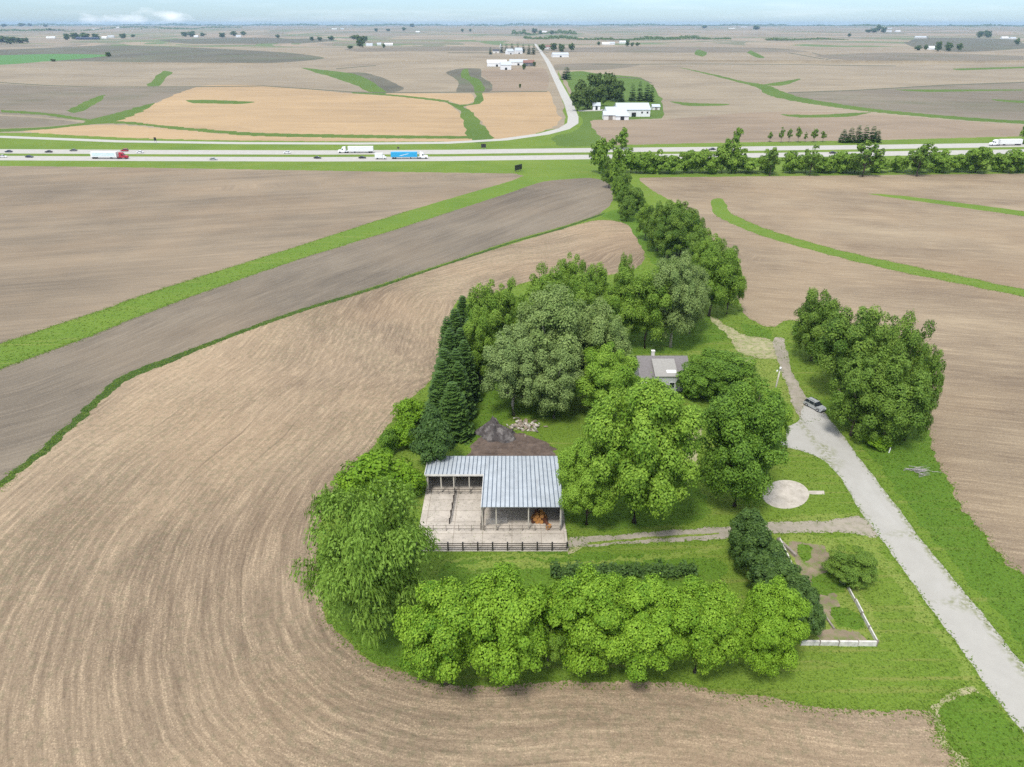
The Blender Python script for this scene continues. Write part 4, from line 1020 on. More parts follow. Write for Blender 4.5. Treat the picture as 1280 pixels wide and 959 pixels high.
def board_wall(label, A, Bp, n, h=.75, t=.28):
    A, Bp = at(*A), at(*Bp); d = Bp - A; o = empty("garden_wall", A, math.atan2(d.y, d.x)); tag(o, label, "wall", "white board walls around the garden"); Ln = d.length; rn = random.Random(n)
    for i in range(n):
        q = MB(); q.box(Ln * i / n + .05, Ln * (i + 1) / n - .05, -t / 2, t / 2, 0, h + rn.uniform(-.06, .06)); p = q.build("board", [M["board"]], o); p.rotation_euler = (rn.gauss(0, .05), 0, rn.gauss(0, .006))
    for i in range(n + 1):
        q = MB(); q.box(Ln * i / n - .045, Ln * i / n + .045, -t / 2 - .06, t / 2 + .06, -.1, h + .12); q.build("post", [M["wood"]], o)
board_wall("white board wall closing the lower end of the garden", (1000, 806), (1095, 807), 4, .8)
board_wall("thin white board wall on the road side of the garden", (1096, 805), (1060, 737), 4, .6, .16)
board_wall("thin white board wall beside the conifers of the garden", (992, 713), (974, 676), 3, .6, .16)
q = MB(); g = at(1026, 763); q.box(-.11, .11, -3.6, 3.6, 0, .25); q.box(-.10, .12, 3.7, 6.2, 0, .22); o = q.build("timber", [M["wood"]]); o.location = g; o.rotation_euler = (0, 0, .12); tag(o, "grey rotten timber edging along the garden soil", "timber")
g = at(981, 683); q = MB(); q.box(-.2, .2, -2.6, 1.8, 0, .4); o = q.build("timber", [M["wood"]]); o.location = g; o.rotation_euler = (0, 0, .35); tag(o, "grey timber beside the white boards at the garden top", "timber")
g = at(1056, 730); br = empty("grill", g, .4); tag(br, "small black and grey grill under the garden tree", "grill")
q = MB(); q.tube([(-.4, 0, .75), (.4, 0, .75)], [.34, .34], 10); q.build("lid", [M["black"]], br)
q = MB(); q.box(-.95, -.42, -.3, .3, .62, .7); q.box(.42, .95, -.3, .3, .62, .7); q.build("side_shelf", [M["steel"]], br)
for sx in (-.4, .4):
    for sy in (-.22, .22): q = MB(); q.bar((sx, sy, 0), (sx, sy, .6), .06); q.build("leg", [M["steel"]], br)
g = at(1111, 566); q = MB(); q.tube([(0, 0, 0), (.05, 0, .5), (.1, .05, 1.1)], [.1, .1, .08], 7); o = q.build("marker_post", [M["white"]]); o.location = g; tag(o, "short white marker post in the grass below the eastern clump", "post")
g = at(1148, 589); br = empty("brush_pile", g); tag(br, "grey tangle of cut branches lying in the grass", "brush pile"); q = MB(); rn = random.Random(9)
for k in range(28):
    a = rn.uniform(-.4, .4); p = Vector((rn.gauss(0, 1.1), rn.gauss(0, .7), rn.uniform(.05, .35))); d = Vector((math.cos(a), math.sin(a), rn.gauss(0, .15))) * rn.uniform(.6, 1.6); q.tube([p - d, p + Vector((0, 0, .1)), p + d], [.05, .045, .02], 5)
q.build("branch", [M["bark_dead"]], br)

def heap(name, label, px, py, w, d, h, mat, seed):
    g = at(px, py); n = 40; rn = np.random.default_rng(seed); ph = rn.uniform(0, 6, 8); V, Q = [], []
    for i in range(n + 1):
        for j in range(n):
            r = i / n; a = 2 * math.pi * j / n
            e = 1 + .16 * math.sin(2 * a + ph[0]) + .10 * math.sin(5 * a + ph[1]) + .06 * math.sin(9 * a + ph[3])
            z = h * max(0, 1 - r ** 3.2) * (1 + .25 * math.sin(4.1 * r * math.cos(a) + ph[5])) * (1 + .35 * math.sin(3 * a + ph[2] + 3 * r) * r + .2 * math.sin(7 * a + ph[4]) * r) + (rn.normal(0, .07) * h * (r < .97) * (r > 0))
            V.append((w / 2 * r * e * math.cos(a), d / 2 * r * e * math.sin(a), max(-.05, z if i > 5 else h * (.72 + .05 * math.sin(3 * a + i))))) 
    for i in range(n):
        for j in range(n): Q.append((i * n + j, i * n + (j + 1) % n, (i + 1) * n + (j + 1) % n, (i + 1) * n + j)[::-1])
    o = link(name, np_mesh(name, V, Q, 4), M[mat]); o.location = g; return tag(o, label, "heap")
heap("compost_heap", "dark grey heap of compost behind the barn", 620, 543, 7.8, 6.6, 2.1, "heap", 1)
heap("manure_heap", "low brown bank of manure along the barn wall", 640, 562, 14, 4.6, .9, "dirt", 2)
g = at(655, 533); q = MB(); rn = random.Random(12)
for k in range(120):
    Mx = Matrix.Translation((rn.gauss(0, 1.25), rn.gauss(0, 1.1), rn.uniform(.05, .45))) @ Matrix.Rotation(rn.uniform(0, 3), 4, 'Z') @ Matrix.Rotation(rn.gauss(0, .5), 4, 'X')
    a, b = rn.uniform(.1, .5), rn.uniform(.08, .25); q.mat(rn.choice([0, 0, 1, 2])).box(-a, a, -b, b, -.08, .08, Mx)
o = q.build("rubble", [M["rubble"], M["post"], M["wood"]]); o.location = g; tag(o, "scattered pale rubble and boards behind the barn", "rubble", None, "stuff")

# ------------------------------------------------------------------ vehicles
def wheel(parent, x, y, r, w=.24, simple=False):
    t = MB(); t.tube([(0, -w / 2, 0), (0, w / 2, 0)], [r, r], 14)
    o = t.build("wheel", [M["tyre"]], parent, False); o.location = (x, y, r)
    if not simple:
        h = MB(); sgn = 1 if y > 0 else -1; h.tube([(0, sgn * (w / 2 - .02), 0), (0, sgn * (w / 2 + .015), 0)], [r * .62, r * .55], 10); h.build("rim", [M["rim"]], o)
def car(paint, suv=False, detail=False):
    """x forward, origin on the road"""
    o = empty("suv" if suv else "car"); Lc, W, hb, ht = (4.75, 1.92, 1.02, 1.75) if suv else (4.6, 1.82, .88, 1.42); a = Lc / 2
    body = [(-a, .45), (-a + .08, .30), (a - .1, .28), (a, .48), (a - .05, hb - .22), (a - .35, hb - .06), (a - 1.25, hb), (-a + .35, hb + .02), (-a + .05, hb - .1)]
    q = MB(); q.prism(body, -W / 2, W / 2, None, [.06, .06, .06, .14, .14, .1, .05, .05, .08]); q.build("body", [M[paint]], o)
    if suv: cab = [(-a + .12, hb + .004), (a - 1.3, hb + .004), (a - 2.0, ht - .06), (-a + .55, ht - .03)]
    else: cab = [(-a + .65, hb + .004), (a - 1.3, hb + .004), (a - 2.05, ht - .05), (-a + 1.35, ht - .03)]
    q = MB(); q.prism(cab, -W / 2 + .07, W / 2 - .07, None, [0, 0, .16, .16]); q.build("window", [M["glass"]], o)
    z = ht - .035; q = MB(); q.prism([(cab[3][0] - .04, z - .02), (cab[2][0] + .05, z - .05), (cab[2][0] - .05, ht), (cab[3][0] + .08, ht + .02)], -W / 2 + .2, W / 2 - .2, None, [0, 0, .04, .04]); q.build("roof", [M[paint]], o)
    r = .36 if suv else .33
    for sx in (-a + .9, a - .92):
        for sy in (-W / 2 + .1, W / 2 - .1): wheel(o, sx, sy, r)
    for sy in (-.62, .62):
        q = MB(); q.box(a - .14, a - .01, sy - .2, sy + .2, hb - .36, hb - .2); q.build("headlight", [M["lamp_white"]], o)
        q = MB(); q.box(-a - .02, -a + .1, sy - .16, sy + .16, hb - .3, hb - .08); q.build("tail_light", [M["lamp_red"]], o)
    if detail:
        for sy in (-W / 2 - .08, W / 2 + .08): q = MB(); q.box(a - 1.62, a - 1.42, sy - .1, sy + .1, hb + .02, hb + .18); q.build("mirror", [M["black"]], o)
        for sx in (-.95, .35):
            for sy in (-1, 1): q = MB(); q.box(sx - .03, sx + .03, sy * (W / 2 - .08) - .015, sy * (W / 2 - .08) + .015, hb, ht - .15, Matrix.Rotation(0, 4, 'X')); q.build("door_pillar", [M[paint]], o)
        for sy in (-.55, .55): q = MB(); q.box(-1.7, .2, sy - .03, sy + .03, ht + .05, ht + .1); q.build("roof_rail", [M["black"]], o)
        q = MB(); q.box(a - .04, a + .03, -.8, .8, .3, .48); q.build("bumper", [M["black"]], o)
    return o
def place(o, px, py, heading, label, cat, group=None):
    g = at(px, py); o.location = g; o.rotation_euler = (0, 0, heading); return tag(o, label, cat, group)

suv = car("silver", True, True)
place(suv, 1018, 510, R(118) + math.pi, "silver SUV parked at the edge of the gravel driveway", "car")

def road_dir(px, east):
    g, h = at(px - 40, HY(px - 40) + 7), at(px + 40, HY(px + 40) + 7); a = math.atan2(h.y - g.y, h.x - g.x); return a if east else a + math.pi
def HY(px): return float(np.interp(px, [p[0] for p in HN], [p[1] for p in HN]))
PC = {}
def hcar(paint, px, lane, label, suv=False):
    k = (paint, suv)
    if k not in PC: PC[k] = o = car(paint, suv)
    else: o = copy_tree(PC[k])
    off = {"w1": 2.0, "w2": 3.9, "e1": 10.3, "e2": 12.4}[lane]
    place(o, px, HY(px) + off, road_dir(px, lane[0] == "e"), label, "car", "cars on the highway")
for a in (("navy", 11, "w2", "navy car on the far carriageway by the picture edge, westbound"), ("car_white", 4, "e1", "white car on the near carriageway, last of the eastbound line"), ("navy", 37, "e1", "navy car on the near carriageway behind the red truck"),
          ("black", 61, "w2", "black car westbound between the navy and the grey car"), ("grey_car", 92, "w1", "dark grey car westbound nearest the red truck"), ("car_white", 175, "w2", "white car westbound just past the red truck cab"),
          ("silver", 267, "e2", "silver car alone on the eastbound carriageway"), ("car_white", 359, "w2", "white car westbound ahead of the white truck"), ("black", 397, "e1", "black car eastbound below the white truck cab"),
          ("black", 453, "e1", "black car eastbound below the white trailer"), ("black", 890, "w2", "black car westbound above the hedgerow trees"), ("black", 1041, "e1", "black car eastbound seen between two hedgerow trees")):
    hcar(*a)
hcar("red", 156, "w1", "small red car westbound above the red truck cab", True)

def semi(cab_paint, box_paint, stripe=None, trailer_len=16.2, name="semi_truck"):
    o = empty(name); hl = (trailer_len + 6.5) / 2
    f = hl
    cabp = [(f - 6.3, .7), (f - 2.2, .7), (f, .6), (f + .05, 1.2), (f - .1, 1.85), (f - 1.9, 2.05), (f - 2.45, 2.95), (f - 2.9, 3.75), (f - 4.9, 3.95), (f - 4.95, 1.1), (f - 6.3, 1.1)]
    q = MB(); q.prism(cabp, -1.22, 1.22, None, [.1, .1, .15, .15, .2, .12, .06, .2, .1, 0, .3]); c = q.build("cab", [M[cab_paint]], o)
    q = MB(); q.add([(f - 1.93, -1.0, 2.1), (f - 1.93, 1.0, 2.1), (f - 2.42, 1.0, 2.92), (f - 2.42, -1.0, 2.92), (f - 2.03, -1.0, 2.05), (f - 2.03, 1.0, 2.05), (f - 2.52, 1.0, 2.87), (f - 2.52, -1.0, 2.87)], [(0, 1, 2, 3), (7, 6, 5, 4), (0, 3, 7, 4), (1, 5, 6, 2), (0, 4, 5, 1), (3, 2, 6, 7)]); q.build("windscreen", [M["glass"]], c)
    for sy in (-1.235, 1.235): q = MB(); q.box(f - 3.4, f - 2.55, sy - .02, sy + .02, 2.1, 2.8); q.build("side_window", [M["glass"]], c)
    for sy in (-1.0, 1.0): q = MB(); q.tube([(f - 5.2, sy, 1.2), (f - 5.2, sy, 4.1)], [.09, .09], 7); q.build("exhaust_stack", [M["steel"]], c)
    t0, t1 = -hl, -hl + trailer_len
    q = MB(); q.box(t0, t1, -1.29, 1.29, 1.15, 4.05); tr = q.build("trailer", [M[box_paint]], o)
    q = MB(); q.box(t0 - .02, t1 + .02, -1.31, 1.31, 1.0, 1.16); q.build("trailer_frame", [M["steel"]], tr)
    if stripe:
        for sy in (-1.3, 1.3):
            q = MB(); q.box(t0 + 1.2, t1 - 1.0, sy - .012, sy + .012, 1.7, 3.7); q.build("side_panel", [M[stripe]], tr)
            q = MB(); q.add([(t0 + 5, sy * 1.02, 2.0), (t0 + 6.5, sy * 1.02, 2.0), (t0 + 11.5, sy * 1.02, 3.2), (t0 + 10.5, sy * 1.02, 3.2), (t0 + 5, sy * 1.0, 2.0), (t0 + 6.5, sy * 1.0, 2.0), (t0 + 11.5, sy * 1.0, 3.2), (t0 + 10.5, sy * 1.0, 3.2)], [(0, 1, 2, 3), (7, 6, 5, 4), (0, 4, 5, 1), (1, 5, 6, 2), (2, 6, 7, 3), (3, 7, 4, 0)]); q.build("side_stripe", [M["white"]], tr)
    q = MB(); q.box(t1 - 4.4, t1 - 3.9, -.9, .9, .1, 1.0); q.build("landing_gear", [M["black"]], tr)
    for x in (t0 + 1.2, t0 + 2.6, f - 6.0, f - 4.7, f - 1.1):
        for sy in (-1.02, 1.02): wheel(o, x, sy, .52, .5, True)
    return o
place(semi("car_white", "white"), 445, HY(445) + 3.3, road_dir(445, False), "all white semi truck driving west on the far carriageway", "truck", "trucks on the highway")
place(semi("red", "white", "trailer_pale"), 138, HY(138) + 11.2, road_dir(138, True), "red cab semi truck with pale trailer driving east", "truck", "trucks on the highway")
place(semi("car_white", "blue", "blue"), 512, HY(512) + 10.9, road_dir(512, True), "semi truck with bright blue trailer driving east", "truck", "trucks on the highway")
place(semi("car_white", "white"), 1256, HY(1256) + 3.2, road_dir(1256, False), "white semi truck driving west beyond the hedgerow end", "truck", "trucks on the highway")
bt = empty("box_truck"); q = MB(); q.box(-3.4, 1.3, -1.2, 1.2, .9, 3.5); q.build("cargo_box", [M["white"]], bt)
q = MB(); q.prism([(1.35, .5), (3.5, .5), (3.5, 1.3), (2.9, 1.45), (2.3, 2.3), (1.35, 2.35)], -1.0, 1.0, None, [.05] * 4 + [.12] * 2); cb = q.build("cab", [M["white"]], bt)
q = MB(); q.box(2.3, 2.5, -.85, .85, 1.5, 2.0, Matrix.Translation((.16, 0, 0))); q.build("windscreen", [M["glass"]], cb)
for x in (-2.1, 2.6):
    for sy in (-.95, .95): wheel(bt, x, sy, .42, .3, True)
place(bt, 476, HY(476) + 11.3, road_dir(476, True), "white box truck following the blue trailer", "truck", "trucks on the highway")

def sign(label, px, py, w, h, legs, face, heading=0, name="road_sign"):
    g = at(px, py); o = empty(name, g, heading); tag(o, label, "sign")
    q = MB(); q.box(-w / 2, w / 2, -.06, .06, legs, legs + h); p = q.build("panel", [M[face]], o)
    for sx in (-w * .35, w * .35): q = MB(); q.bar((sx, .12, -.2), (sx, .12, legs + h * .7), .16); q.build("post", [M["steel"]], o)
sign("dark back of a road sign in the verge beyond the highway", 604.5, 187, 3.2, 2.4, 1.2, "black")
sign("small dark sign beside the frontage road", 195, 180, 1.6, 2.2, 2.2, "black")
sign("small brown sign in the verge beside the white trailer end", 498, 187.5, 1.4, 1.1, .8, "wood_dark")
bb = empty("billboard", at(648, 214.5), .9); tag(bb, "dark billboard on posts at the field corner by the grass strip", "billboard")
q = MB(); q.box(-3.2, 3.2, -.12, .12, .9, 3.8); p = q.build("panel", [M["black"]], bb)
q = MB(); q.box(-3.0, 3.0, .125, .16, 1.05, 3.65); q.build("poster", [M["trailer_pale"]], p)
for sx in (-2.2, 0, 2.2): q = MB(); q.bar((sx, .25, -.2), (sx, .25, 3.5), .22); q.build("post", [M["wood"]], bb)

# lane lines on both carriageways
for off, name in ((2.9, "hw_n"), (11.1, "hw_s")):
    q = MB(); par = [o for o in bpy.data.objects if o.name.startswith("highway")][0 if name == "hw_n" else 1]
    for x in range(-100, 1380, 12):
        a, b = at(x, HY(x) + off), at(x + 4, HY(x + 4) + off); a.z += .02; b.z += .02; n = Vector((0, .09, 0))
        q.add([a - n, b - n, b + n, a + n], [(0, 1, 2, 3)])
    q.build("lane_marking", [M["white"]], par)

# ------------------------------------------------------------------ far farmsteads
def shed(px, py, wpx, d, h, rise, wall, roof, label, rz=0.0, cat="barn", name="farm_building", group=None, wins=0, door=True):
    g = at(px, py); w = wpx / F * proj(g)[2][0]
    o = empty(name, g, rz); tag(o, label, cat, group); wb, rbm = gable(w, d, h, rise, .5)
    wb.build("wall", [M[wall]], o); rbm.build("roof", [M[roof]], o)
    if door:
        q = MB(); q.box(-min(2, w * .15), min(2, w * .15), -d / 2 - .08, -d / 2 - .004, 0, min(h - .3, 3.6)); q.build("door", [M["glass" if wall == "white" else "wood"]], o)
    if wins: windows(o, [(w * (k + .5) / wins - w / 2, -d / 2 - .004, h * .6, 0) for k in range(wins) if abs(w * (k + .5) / wins - w / 2) > 2.6], 1.6, 1.6)
    return o
GF = "white farm buildings beyond the highway"
shed(789, 144, 40, 26, 6, 4.5, "white", "grey_roof", "largest white barn with a pale grey roof in the farmstead past the highway", .02, wins=6, group=GF)
shed(768, 147, 24, 20, 5, 4, "white", "grey_roof", "white shed joined to the front of the largest white barn", .1, wins=3, group=GF)
shed(762, 149, 17, 12, 4, 2.5, "offwhite", "grey_roof", "low white shed at the drive end of the white farmstead", .0, group=GF)
shed(777, 149.5, 16, 8, 3.4, 2, "white", "grey_roof", "long low white lean building before the largest white barn", .0, group=GF)
shed(745, 137, 9, 9, 4, 2.4, "white", "grey_roof", "little white garage at the end of the farm driveway", .0, "garage", group=GF)
shed(819, 137, 9, 10, 3, 1.8, "offwhite", "grey_roof", "small white shed past the end of the largest white barn", .0, group=GF)
GS = "olive trees of the white farmstead"
for i, (x, t, b, w) in enumerate([(728, 100, 132, 24), (742, 92, 126, 24), (760, 92, 124, 26), (722, 112, 138, 20), (735, 108, 136, 22), (770, 98, 126, 22), (748, 106, 132, 22)]):
    plant("far_tree", x, t, b, w, ("round olive tree nearest the side road in the white farmstead", "tall olive tree at the back of the white farmstead", "wide olive tree behind the dark spruces of the white farmstead", "low olive tree by the driveway of the white farmstead",
          "olive tree over the little white garage", "olive tree beside the small lawn of the white farmstead", "olive tree in the middle of the white farmstead grove")[i], group=GS, name="farmstead_tree")
for i, (x, t, b, w) in enumerate([(708, 84, 99, 15), (752, 100, 126, 12), (745, 104, 126, 11), (758, 98, 124, 12), (776, 110, 127, 10), (790, 104, 126, 11), (799, 102, 126, 10), (808, 104, 126, 13), (814, 106, 127, 9)]):
    plant("far_spruce", x, t, b, w, ("dark tree standing alone beside the side road above the white farmstead", "dark spruce in the centre of the white farmstead grove", "dark spruce in the grove behind the little white garage", "tallest dark spruce of the white farmstead grove", "small dark spruce behind the largest white barn",
          "first dark spruce of the row behind the barn end", "second dark spruce of the row behind the barn end", "broadest dark spruce past the barn end", "outermost dark spruce toward the open field")[i], group="dark spruces of the white farmstead", name="spruce_tree")
# farm at the far road
GF = "white sheds by the far road"
shed(621, 83, 24, 18, 7, 4, "white", "white", "long cream shed at the field end of the far sheds", .05, group=GF)
shed(632, 87, 13, 18, 8, 5, "white", "grey_roof", "tallest white barn in front of the far sheds", .1, group=GF)
shed(648, 81.5, 22, 20, 6, 4, "white", "grey_roof", "white shed in the middle of the far sheds", .0, group=GF)
shed(661, 82.5, 14, 16, 6, 4, "grey_car", "red_roof", "rosy roofed barn beside the far white sheds", .0, group=GF)
shed(700, 71.5, 20, 22, 6, 4, "white", "grey_roof", "white machine shed east of the far road", .1, group=GF)
shed(637, 68, 9, 14, 8, 6, "white", "grey_roof", "white farmhouse below the far spruces", .5, "house", "farmhouse")
shed(648, 67.5, 9, 14, 9, 7, "white", "grey_roof", "white house beside the far spruces and road", .3, "house", "farmhouse")
shed(620, 66.5, 8, 12, 6, 4, "offwhite", "dark_roof", "small pale house with dark roof left of the far spruces", .0, "house", "farmhouse")
shed(686, 61.5, 9, 14, 7, 6, "offwhite", "red_roof", "cream house east of the far road among trees", .2, "house", "farmhouse")
for i, (x, t, b, w) in enumerate([(613, 58, 68, 5), (627, 55, 66, 6), (633, 54, 66, 6), (640, 54, 65, 6), (647, 54, 65, 6), (654, 55, 66, 6), (661, 55, 68, 6), (667, 56, 68, 6)]):
    plant("far_spruce", x, t, b, w, f"{ORD[i]} dark spruce in the row behind the far houses, counting eastward", group="spruce row behind the far houses", name="spruce_tree")
for i, (x, t, b, w) in enumerate([(678, 55, 64, 10), (692, 54, 63, 10), (702, 55, 65, 9), (714, 54, 64, 9), (655, 80, 87, 5), (668, 77, 83, 4)]):
    plant("far_tree", x, t, b, w, ("olive tree at the far end of the side road", "olive tree behind the cream house of the far road", "olive tree between the cream house and the machine shed", "rounded olive tree ending the clump east of the far road", "small tree in front of the far sheds", "small tree at the yard gate of the far sheds")[i], group="olive trees near the far road", name="farmstead_tree")
g = at(626, 66); sl_ = empty("silo", g); tag(sl_, "slim pale silo beside the far houses and spruce row", "silo")
q = MB(); q.tube([(0, 0, 0), (0, 0, 21)], [3.2, 3.2], 14); q.build("wall", [M["offwhite"]], sl_, False)
q = MB(); q.tube([(0, 0, 21), (0, 0, 22.6), (0, 0, 23.4)], [3.3, 2.2, .3], 14); q.build("roof", [M["grey_roof"]], sl_, True)
# scattered farms toward the horizon: (name of the place, houses, trees)
FARMS = [("farm at the western edge", [(4, 53, 6)], [(2, 45, 55, 16), (14, 46, 55, 14), (26, 47, 54, 14), (34, 47, 54, 6)]),
         ("farm with the dark long shed", [(110, 49.5, 28), (131, 48.5, 6), (139, 47, 7), (64, 48.5, 10)], [(84, 42, 50, 8), (94, 41, 49, 14), (106, 41, 49, 14), (120, 42, 49, 10), (154, 42, 48, 9), (167, 43, 47, 6)]),
         ("farm pair below the long horizon cloud", [(245, 44.5, 5), (298, 44, 6)], [(231, 40, 46, 8), (240, 39, 46, 10), (254, 41, 46, 8), (278, 41, 47, 9), (292, 39, 45, 9), (305, 39, 45, 8)]),
         ("farm in the middle distance by the dark field", [(462, 58, 8), (486, 57.5, 10), (474, 57, 5)], [(390, 46, 51, 6), (400, 46, 51, 7), (414, 45, 51, 9), (438, 58, 61, 8), (451, 44, 59, 12), (442, 44, 50, 10), (457, 45, 52, 7), (480, 55, 60, 4)]),
         ("cluster of farm buildings north of the pale field", [(757, 56.5, 9), (764, 56, 8), (778, 54.5, 8)], [(748, 52, 57, 5), (784, 50, 58, 6), (790, 53, 58, 5), (797, 53, 58, 6)]),
         ("pale farm on the eastern skyline", [(1110, 40, 8), (1122, 40, 6), (1112, 36, 7)], [(1085, 37, 41, 8), (1092, 35, 41, 9), (1098, 31, 40, 8), (1104, 34, 41, 8)]),
         ("farm with three round trees in the east", [(1163, 62, 7)], [(1147, 57, 63, 9), (1157, 56, 63, 6), (1172, 52, 64, 9), (1185, 53, 64, 10), (1198, 54, 64, 8)]),
         ("grey farm near the eastern edge", [(1150, 48, 14), (1256, 46, 9), (1266, 46.5, 8)], [(1225, 39, 47, 9), (1234, 38, 46, 9), (1270, 48, 57, 7), (1236, 42, 47, 8)]),
         ("farm at the skyline behind the far road", [(680, 40.5, 6), (746, 32, 5), (915, 34, 9), (930, 34.5, 8)], [(668, 36, 42, 8), (675, 38, 43, 6), (690, 38, 43, 6), (655, 37, 41, 5), (880, 32, 36, 8), (945, 33, 38, 10)]),
         ("farm on the western skyline", [(72, 35, 5), (118, 35, 7), (29, 33, 5), (148, 35, 4)], [(5, 31, 35, 8), (27, 31, 35, 10), (38, 32, 36, 6), (57, 33, 36, 6), (62, 33, 36, 5)]),
         ("farm on the middle skyline", [(418, 36.5, 6), (428, 37, 4), (522, 37, 5)], [(470, 35, 39, 5), (485, 36, 39, 6), (505, 34, 39, 6), (515, 34, 39, 7), (578, 36, 40, 4), (588, 36, 40, 4)])]
WALLS = ["white", "offwhite", "white", "grey_car"]; ROOFS = ["white", "grey_roof", "dark_roof", "grey_roof"]
for fi, (place_, hs, ts) in enumerate(FARMS):
    for i, (x, y, w) in enumerate(hs):
        dark = place_.endswith("long shed") and i == 0
        shed(x, y, w, 16, 6, 4, "navy" if dark else WALLS[(i + fi) % 3], "navy" if dark else ROOFS[(i + fi) % 2], f"{'dark blue' if dark else 'pale'} building, {ORD[i]} listed of the {place_}" if False else
             (f"long dark blue shed of the {place_}" if dark else f"{'only ' if len(hs) == 1 else ORD[sorted(range(len(hs)), key=lambda k: hs[k][0]).index(i)] + ' '}pale building counting eastward, {place_}"), .1 * i, "farm building", group=f"buildings of the {place_}", door=False)
    for i, (x, t, b, w) in enumerate(ts):
        plant("far_tree", x, t, b, w, f"{ORD[sorted(range(len(ts)), key=lambda k: ts[k][0]).index(i)]} distant tree counting eastward at the {place_}", group=f"trees of the {place_}", name="distant_tree")
for i, (x, t, b, w, lab) in enumerate([(136, 65, 71, 8, "lone dark tree at the end of the green crop strip"), (67, 74, 77, 7, "small bush on the edge of the green crop strip"), (347, 43, 48, 6, "lone small tree in the pale field below the skyline"), (650, 105, 110, 3, "tiny bush in the rosy field below the far sheds"), (1062, 40, 44, 5, "small tree in the pale eastern field below the skyline")]):
    plant("far_tree", x, t, b, w, lab, group=None, name="distant_tree")

# far-off woods that read as one mass
def woods(name, label, line, hpx, n, seed, wpx=10):
    global rng; rng = np.random.default_rng(seed); P, N = [], []
    xs = [p[0] for p in line]; ys = [p[1] for p in line]
    for _ in range(n):
        x = rng.uniform(min(xs), max(xs)); y = float(np.interp(x, xs, ys)); g = at(x, y); dep = proj(g)[2][0]; m = dep / F
        hh = hpx * m * max(.12, .5 + .3 * math.sin(x * .043 + seed) + .25 * math.sin(x * .117 + 1) + .25 * math.sin(x * .71 + seed * 2) * math.sin(x * .29)) * rng.uniform(.3, 1)
        P.append((g.x + rng.normal(0, .5) * m, g.y + rng.normal(0, 30), g.z + hh)); N.append(m)
    P = np.array(P); sz = np.array(N) * .8; nn = rng.normal(0, .5, (n, 3)) + [0, -.6, .7]; nn /= np.linalg.norm(nn, axis=1, keepdims=True)
    V = leaf_quads(P, nn, sz); me = np_mesh(name, V, np.arange(len(V)).reshape(-1, 4), 4, rng.random(n)); me.materials.append(M["olive"])
    tag(link(name, me), label, "woods", None, "stuff")
woods("woods", "long dark belt of woods beyond the far road", [(655, 49), (720, 50), (800, 50), (870, 49.5), (912, 49)], 4.5, 5200, 3)
woods("woods", "thin belt of woods in the eastern distance", [(958, 49), (1000, 48), (1055, 49)], 3, 1500, 4)
woods("woods", "blue line of woods along the whole skyline", [(-300, 32.6), (150, 32.0), (500, 32.2), (640, 32.0), (900, 32.3), (1100, 33), (1600, 33)], 2.2, 16000, 5)
woods("woods", "broken line of woods below the skyline", [(-100, 35.5), (90, 35.2), (300, 34.5)], 2.0, 3000, 6)
woods("woods", "scattered town trees north of the far road", [(640, 44), (690, 42), (720, 44)], 7, 1500, 7)

# ------------------------------------------------------------------ haze, light, camera
q = MB(); q.box(-17500, 17500, -1200, 17500, -25, 100)
hz = q.build("haze", []); tag(hz, "thin bluish haze over the fields", "haze", None, "stuff")
hm = bpy.data.materials.new("thin_haze"); hm.use_nodes = True; nt = hm.node_tree; nt.nodes.remove(nt.nodes["Principled BSDF"])
pv = nt.nodes.new("ShaderNodeVolumePrincipled"); pv.inputs["Color"].default_value = (.52, .76, 1.0, 1); pv.inputs["Density"].default_value = 5.2e-5; pv.inputs["Anisotropy"].default_value = 0.2
nt.links.new(pv.outputs[0], nt.nodes["Material Output"].inputs["Volume"]); hz.data.materials.append(hm)

SUN_EL, SUN_AZ = R(60), R(205)     # high behind thin cloud, from behind the viewer and a little left
w = bpy.data.worlds.new("World"); scene.world = w; w.use_nodes = True; nt = w.node_tree; n = nt.nodes; l = nt.links
sky = n.new("ShaderNodeTexSky"); sky.sky_type = "NISHITA"; sky.sun_disc = False; sky.sun_elevation = SUN_EL; sky.sun_rotation = SUN_AZ
sky.altitude = 300; sky.air_density = 1.0; sky.dust_density = .6; sky.ozone_density = 2.0
tc = n.new("ShaderNodeTexCoord"); sepx = n.new("ShaderNodeSeparateXYZ"); l.new(tc.outputs["Generated"], sepx.inputs[0])
mp = n.new("ShaderNodeMapping"); mp.inputs["Scale"].default_value = (3.0, 3.0, 40.0); l.new(tc.outputs["Generated"], mp.inputs[0])
no = n.new("ShaderNodeTexNoise"); no.inputs["Scale"].default_value = 2.2; no.inputs["Detail"].default_value = 6; no.inputs["Roughness"].default_value = .6; l.new(mp.outputs[0], no.inputs["Vector"])
mr = n.new("ShaderNodeMapRange"); l.new(no.outputs["Fac"], mr.inputs[0])
cu = n.new("ShaderNodeTexNoise"); cu.inputs["Scale"].default_value = 26; cu.inputs["Detail"].default_value = 5
mp2 = n.new("ShaderNodeMapping"); mp2.inputs["Scale"].default_value = (1, 1, 2.6); l.new(tc.outputs["Generated"], mp2.inputs[0]); l.new(mp2.outputs[0], cu.inputs["Vector"])
def nm(op, a, b):
    q = n.new("ShaderNodeMath"); q.operation = op
    for i, v in enumerate((a, b)):
        if isinstance(v, (int, float)): q.inputs[i].default_value = v
        else: l.new(v, q.inputs[i])
    return q.outputs[0]
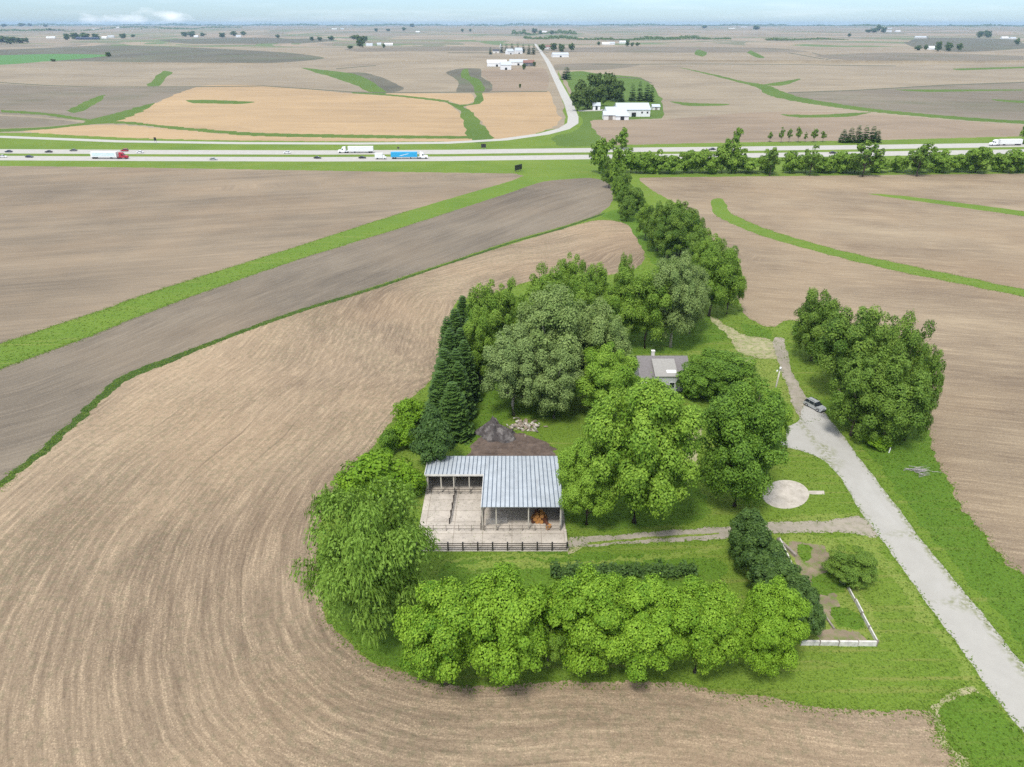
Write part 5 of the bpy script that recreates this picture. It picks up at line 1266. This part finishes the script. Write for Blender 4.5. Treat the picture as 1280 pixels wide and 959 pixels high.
# one bank of fair-weather cloud low in the north-west
dx = nm("DIVIDE", nm("SUBTRACT", sepx.outputs[0], -.43), .075); dz = nm("DIVIDE", nm("SUBTRACT", sepx.outputs[2], .004), .013)
bank = nm("SUBTRACT", nm("SUBTRACT", nm("MULTIPLY", cu.outputs["Fac"], 3.4), 1.15), nm("ADD", nm("MULTIPLY", dx, dx), nm("MULTIPLY", dz, dz)))
bank = nm("MULTIPLY", nm("MINIMUM", nm("MAXIMUM", nm("MULTIPLY", bank, 1.1), 0.0), 1.0), .62)
mr.inputs[1].default_value = .5; mr.inputs[2].default_value = .72; mr.inputs[4].default_value = .14
hi = n.new("ShaderNodeMapRange"); l.new(sepx.outputs[2], hi.inputs[0]); hi.inputs[1].default_value = .05; hi.inputs[2].default_value = .35; hi.inputs[4].default_value = .75
mx_ = n.new("ShaderNodeMath"); mx_.operation = "MAXIMUM"; l.new(mr.outputs[0], mx_.inputs[0]); l.new(nm("MAXIMUM", hi.outputs[0], bank), mx_.inputs[1])
tint = n.new("ShaderNodeMix"); tint.data_type = "RGBA"; tint.blend_type = "MULTIPLY"; tint.inputs[0].default_value = 1; l.new(sky.outputs[0], tint.inputs[6]); tint.inputs[7].default_value = (.64, .82, 1.12, 1)
cl = n.new("ShaderNodeMix"); cl.data_type = "RGBA"; l.new(mx_.outputs[0], cl.inputs[0]); l.new(tint.outputs[2], cl.inputs[6]); cl.inputs[7].default_value = (8.6, 8.9, 9.4, 1)
bg = n["Background"]; l.new(cl.outputs[2], bg.inputs[0]); bg.inputs[1].default_value = .085
sl = bpy.data.lights.new("sun", "SUN"); sl.energy = 2.1; sl.angle = R(12); sl.color = (1, .96, .9)
so = bpy.data.objects.new("sun", sl); col.objects.link(so)
sd = Vector((math.sin(SUN_AZ) * math.cos(SUN_EL), math.cos(SUN_AZ) * math.cos(SUN_EL), math.sin(SUN_EL)))
so.rotation_euler = sd.to_track_quat('Z', 'Y').to_euler(); so.location = (0, 0, 200)

cam = bpy.data.cameras.new("camera"); co = bpy.data.objects.new("camera", cam); col.objects.link(co)
cam.sensor_width = 36; cam.lens = 36 * F / 1280; cam.clip_end = 60000; cam.clip_start = .5
co.location = (0, 0, CAM_H); co.rotation_euler = (math.pi / 2 - PITCH, 0, 0); scene.camera = co
scene.view_settings.view_transform = "Standard"; scene.view_settings.look = "None"; scene.view_settings.gamma = 1; scene.view_settings.exposure = .98
scene.render.engine = "CYCLES"; scene.cycles.max_bounces = 6; scene.cycles.diffuse_bounces = 3; scene.cycles.transmission_bounces = 3; scene.cycles.volume_bounces = 0
scene.cycles.use_denoising = False
